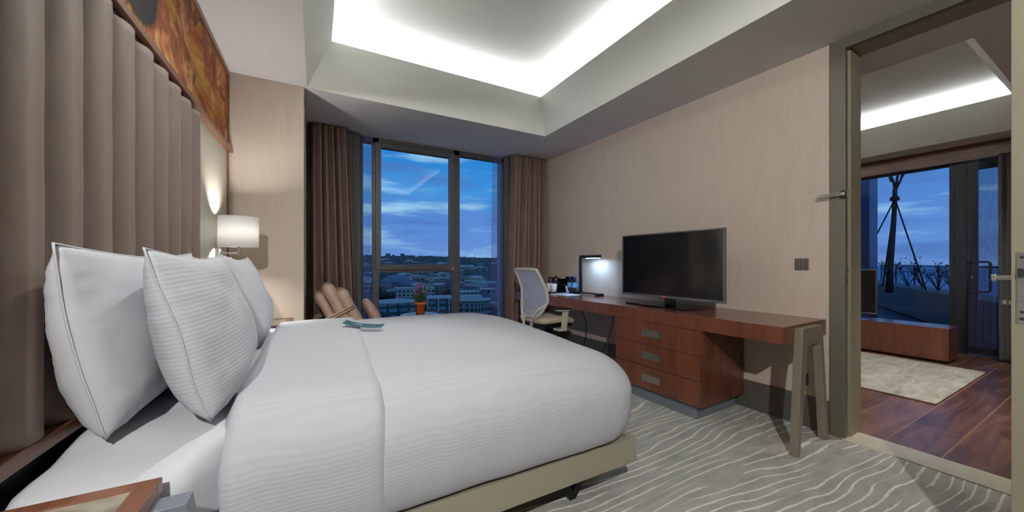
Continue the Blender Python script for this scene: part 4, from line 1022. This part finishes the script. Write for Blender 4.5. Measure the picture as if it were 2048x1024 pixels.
for q in ((0.0, 0.50, 0.6), (0.1, 0.22, 0.12), (-0.3, -0.45, 0.10)):
    MB().tube([(0, 0.02, 1.85), q], 0.012, 6).obj('guy_rope', M['black'], ty)
# shrubs
random.seed(5)
def shrub(p, h, label):
    e = E('shrub', label, 'shrub', 'shrubs in the terrace planter', p)
    tw = MB(); lv = MB()
    for k in range(9):
        a = random.uniform(0, 2 * PI); r = random.uniform(0.1, 0.32); hh = h * random.uniform(0.6, 1)
        p0 = Vector((0, 0, 0)); p2 = Vector((r * math.cos(a), r * math.sin(a), hh)); p1 = (p0 + p2) / 2 + Vector((0.04 * math.cos(a + 1), 0.04 * math.sin(a + 1), 0.03))
        tw.tube([p0, p1, p2], [0.008, 0.006, 0.003], 5)
        for j in range(16):
            t = random.uniform(0.25, 1); q = p1.lerp(p2, t) + Vector((random.gauss(0, .04), random.gauss(0, .04), random.gauss(0, .03)))
            blade(lv, q, Vector((random.uniform(-1, 1), random.uniform(-1, 1), random.uniform(-.4, 1))), random.uniform(0.03, 0.06), 0.014)
    tw.obj('twigs', M['bark'], e); lv.obj('leaves', M['dleaf'], e, solid=0.001)
for k, (s, h, nm) in enumerate(((0.6, 0.62, 'leafy dark shrub nearest the terrace door post'), (1.35, 0.50, 'dark shrub second from the right on the planter'), (2.1, 0.62, 'dark shrub mid-way between the tree and the right-hand shrubs'), (3.0, 0.62, 'thin dark shrub just right of the tree trunk'), (4.3, 0.75, 'thin dark shrub left of the tree trunk'))):
    q = pA + pd_ * s + pn * 0.27; shrub((q.x, q.y, 0.6), h, nm)
fc = MB().box(0, 0.4, 0, 3.2, -1, 4); fc = fc.obj('facade_panel', plain('blue_grey_cladding', srgb(70, 92, 130), 0.35, 0.2), None, bevel=0.01); fc.location = (9.0, 2.60, 0); tag(fc, 'blue-grey clad end of the building wing at the left of the terrace', 'wall')

# terrain: a basin below the tower that climbs to hills beyond the bedroom window
def gz(x, y):
    d = math.hypot(x, y); n = noise.noise(Vector((x * 0.0016, y * 0.0016, 0.3))) + 0.4 * noise.noise(Vector((x * 0.005, y * 0.005, 3.3)))
    fwd = max(0, y) / max(d, 1)
    t = max(0, min(1, (d - 350) / 1500)) 
    z = -32 + fwd ** 1.5 * (t ** 0.9) * 50 - (1 - fwd ** 1.5) * min(1, d / 600) * 40
    return z + n * 6 * min(1, d / 500)
def gfn(u, v):
    r = 25 + 4000 * u ** 2.2; a = -0.35 + 2.35 * v
    x, y = r * math.cos(a), r * math.sin(a); return Vector((x, y, gz(x, y)))
struct(MB().grid(gfn, 60, 90).obj('ground_city', M['ground']))
haze = marbled('blue_haze', srgb(60, 96, 140), srgb(84, 120, 160), srgb(130, 156, 184), 0.006, 0.45, (1, 3, 1), 1.0)  # added blue sheet, its colour imitating haze over the city land
struct(MB().prism([(160, -3500, -50), (8500, -3500, -50), (8500, 2600, -50), (160, 70, -50)], (0, 0, -1)).obj('ground_haze', haze))
random.seed(21)
def block(name, mats, w, d, h, kind=0):
    b = MB().box(-w / 2, w / 2, -d / 2, d / 2, -6, h)
    b.box(-w / 2 - .3, w / 2 + .3, -d / 2 - .3, d / 2 + .3, h, h + 0.5, 1)
    if kind == 1: b.box(-w / 6, w / 6, -d / 6, d / 6, h + .5, h + 3, 1)
    if kind == 2: b.prism([(-w / 2, -d / 2, h + .5), (w / 2, -d / 2, h + .5), (0, -d / 2, h + 3)], (0, d, 0), 1)
    return b.obj(name, mats[0], None, mat2=mats[1])
proto = []
for k in range(9):
    o = block('city_building', ((M['fac1'], M['roof']), (M['fac2'], M['roof_d']), (M['fac3'], M['roof']))[k % 3], random.uniform(10, 24), random.uniform(9, 16), random.uniform(6, 16), k % 3)
    proto.append(o)
KIND = ('pale flat-roofed city block', 'slate-roofed block with a roof hut', 'warm grey block with pitched roof', 'wide pale flat-roofed block', 'grey block with small roof hut', 'brownish block with pitched pale roof', 'pale slab block', 'dark grey block with a roof hut', 'warm grey gabled block')
cells = []
for i in range(300):
    r = 215 + 800 * ((i + random.random()) / 300) ** 0.9
    th = random.uniform(0.08, 0.50)        # bearing from +Y towards +X
    cells.append((r * math.sin(th), r * math.cos(th)))
special = [(41, 222), (80, 412), (70, 292), (72, 223), (115, 268), (86, 210)]
for i, (x, y) in enumerate(cells):
    if any(math.hypot(x - sx, y - sy) < 30 for sx, sy in special): x += 70
    src = proto[i % 9]
    o = src if i < 9 else src.copy()
    if i >= 9: C.objects.link(o)
    o.location = (x, y, gz(x, y)); o.rotation_euler = (0, 0, random.choice((0.3, 0.3, 0.3 + PI / 2, -0.2, 0.8)))
    sc = 0.75 + 0.5 * random.random(); 
    if y < 260: sc *= 0.7
    o.scale = (sc, sc, sc * random.uniform(0.7, 1.1))
    tag(o, '%s, %s, %s' % (KIND[i % 9], 'in the foreground' if math.hypot(x, y) < 400 else 'in the middle distance' if math.hypot(x, y) < 680 else 'near the hills', 'left of the city view' if x / y < 0.23 else 'centre of the city view' if x / y < 0.38 else 'right of the city view'), 'building', 'city blocks seen through the bedroom window')
# far quarters
b = MB()
for i in range(1700):
    r = 900 + 2100 * random.random() ** 0.8; th = random.uniform(-0.02, 0.68)
    x, y = r * math.sin(th), r * math.cos(th); w, d, h = random.uniform(12, 34), random.uniform(12, 30), random.uniform(7, 20); z = gz(x, y)
    if random.random() < 0.02: h *= 2.0; w = 14; d = 14
    b.box(x - w / 2, x + w / 2, y - d / 2, y + d / 2, z - 5, z + h, 0)
o = b.obj('distant_city', M['fac2']); tag(o, 'countless tiny far buildings covering the hills up to the skyline', 'buildings', None, 'stuff')
b = MB()
random.seed(3)
for i in range(900):
    r = 130 + 1500 * random.random(); th = random.uniform(0.0, 0.62); x, y = r * math.sin(th), r * math.cos(th); z = gz(x, y); s = random.uniform(2, 5)
    b.lathe([(0.3 * s, -1), (s, 0.6 * s), (0.8 * s, 1.3 * s), (0.1 * s, 1.8 * s)], (x, y, z), 7)
o = b.obj('city_trees', plain('dark_tree_green', srgb(34, 56, 48), 0.8, var=0.3, vscale=0.2)); tag(o, 'dark tree crowns scattered between the city blocks', 'trees', None, 'stuff')
# nearer landmark buildings
def land(x, y, z=None): return (x, y, gz(x, y) if z is None else z)
e = E('city_building', 'low hall with white rounded roof, bottom left in the bedroom window', 'building', loc=land(41, 222))
box(-11, 11, -7, 7, -4, 9).obj('hall_wall', M['fac4'], e); MB().soft((0, 0, 9.6), (13, 8, 1.6), (12, 7, 1.5), 1.5).obj('hall_roof', M['roof'], e)
e = E('city_building', 'large pale dome among the blocks in the left of the view', 'building', loc=land(80, 412))
MB().lathe([(21, 0), (20.5, 5), (18, 10), (12, 14), (6, 16), (0.1, 16.8)], seg=40).obj('dome', plain('tan_dome', srgb(132, 134, 136), 0.6, var=0.1, vscale=.1), e)
e = E('city_building', 'long pale block with rows of windows behind the flowers', 'building', loc=land(70, 292), rz=-0.2)
box(-15, 15, -6, 6, -5, 12.5).obj('block_wall', M['fac1'], e); box(-15.4, 15.4, -6.4, 6.4, 12.5, 13.3).obj('block_roof', M['roof'], e)
e = E('city_building', 'dark green office block with white columns, right of the flowers', 'building', loc=land(72, 223), rz=-0.3)
box(-10, 10, -8, 8, -4, 11).obj('office_wall', M['fac4'], e); box(-10.6, 10.6, -8.6, 8.6, 11, 12).obj('office_roof', M['roof'], e)
for x in (-9.9, -3.3, 3.3, 9.9): box(x - .4, x + .4, -8.8, -8.2, -4, 11).obj('column', M['roof'], e)
e = E('city_building', 'wide white-roofed complex in the right-hand pane', 'building', loc=land(115, 268), rz=-0.4)
box(-14, 14, -7, 7, -4, 11).obj('wing_wall', M['fac1'], e); box(-14.5, 2, -7.5, 7.5, 11, 11.7).obj('wing_roof', M['roof'], e); box(2, 14, -7, 7, 11, 13).obj('upper_floor', M['fac3'], e); box(1.5, 14.5, -7.5, 7.5, 13, 13.7).obj('upper_roof', M['roof'], e)
e = E('city_building', 'dark banded office building at the foot of the right-hand pane', 'building', loc=land(86, 210), rz=-0.35)
MB().lathe([(9, -4), (9, 2), (9.6, 2.2), (9.6, 3.2), (9, 3.4), (9, 6), (9.6, 6.2), (9.6, 7.2), (9, 7.4), (9, 10.5)], seg=36, sx=1.3).obj('office_wall', M['fac2'], e); MB().lathe([(9.8, 10.5), (9.8, 11.3), (5, 11.4), (5, 13.5)], seg=36, sx=1.3).obj('office_roof', M['roof'], e)
e = E('city_billboard', 'lit oval rooftop sign among the distant blocks', 'sign', loc=land(114, 450))
box(-.5, .5, -.5, .5, -2, 16).obj('mast', M['roof_d'], e); MB().soft((0, 0, 18.5), (8, 0.6, 2.2), (2.2, .5, 2.1), 1).obj('sign_panel', emit('pale_sign', (0.35, 0.6, 0.75, 1), 0.55), e)
e = E('radio_mast', 'thin mast on the skyline in the right-hand pane', 'mast', loc=land(586, 1390))
MB().tube([(0, 0, 0), (0, 0, 40)], [1.6, 0.5], 6).obj('mast_pole', M['roof_d'], e); box(-3, 3, -.4, .4, 24, 25).obj('crossarm', M['roof_d'], e)
for k, (x, y) in enumerate(((900, 245), (880, 215), (860, 180))):
    o = MB().lathe([(0.1, -1.2), (1.2, 0), (0.1, 1.2)], seg=10, cap=False).obj('floodlight', emit('floodlight_glow', (0.75, 0.9, 1, 1), 12)); o.location = (x, y, gz(x, y) + 12); tag(o, 'distant floodlight glinting beyond the terrace, seen past the shrubs', 'light', 'floodlights beyond the terrace')
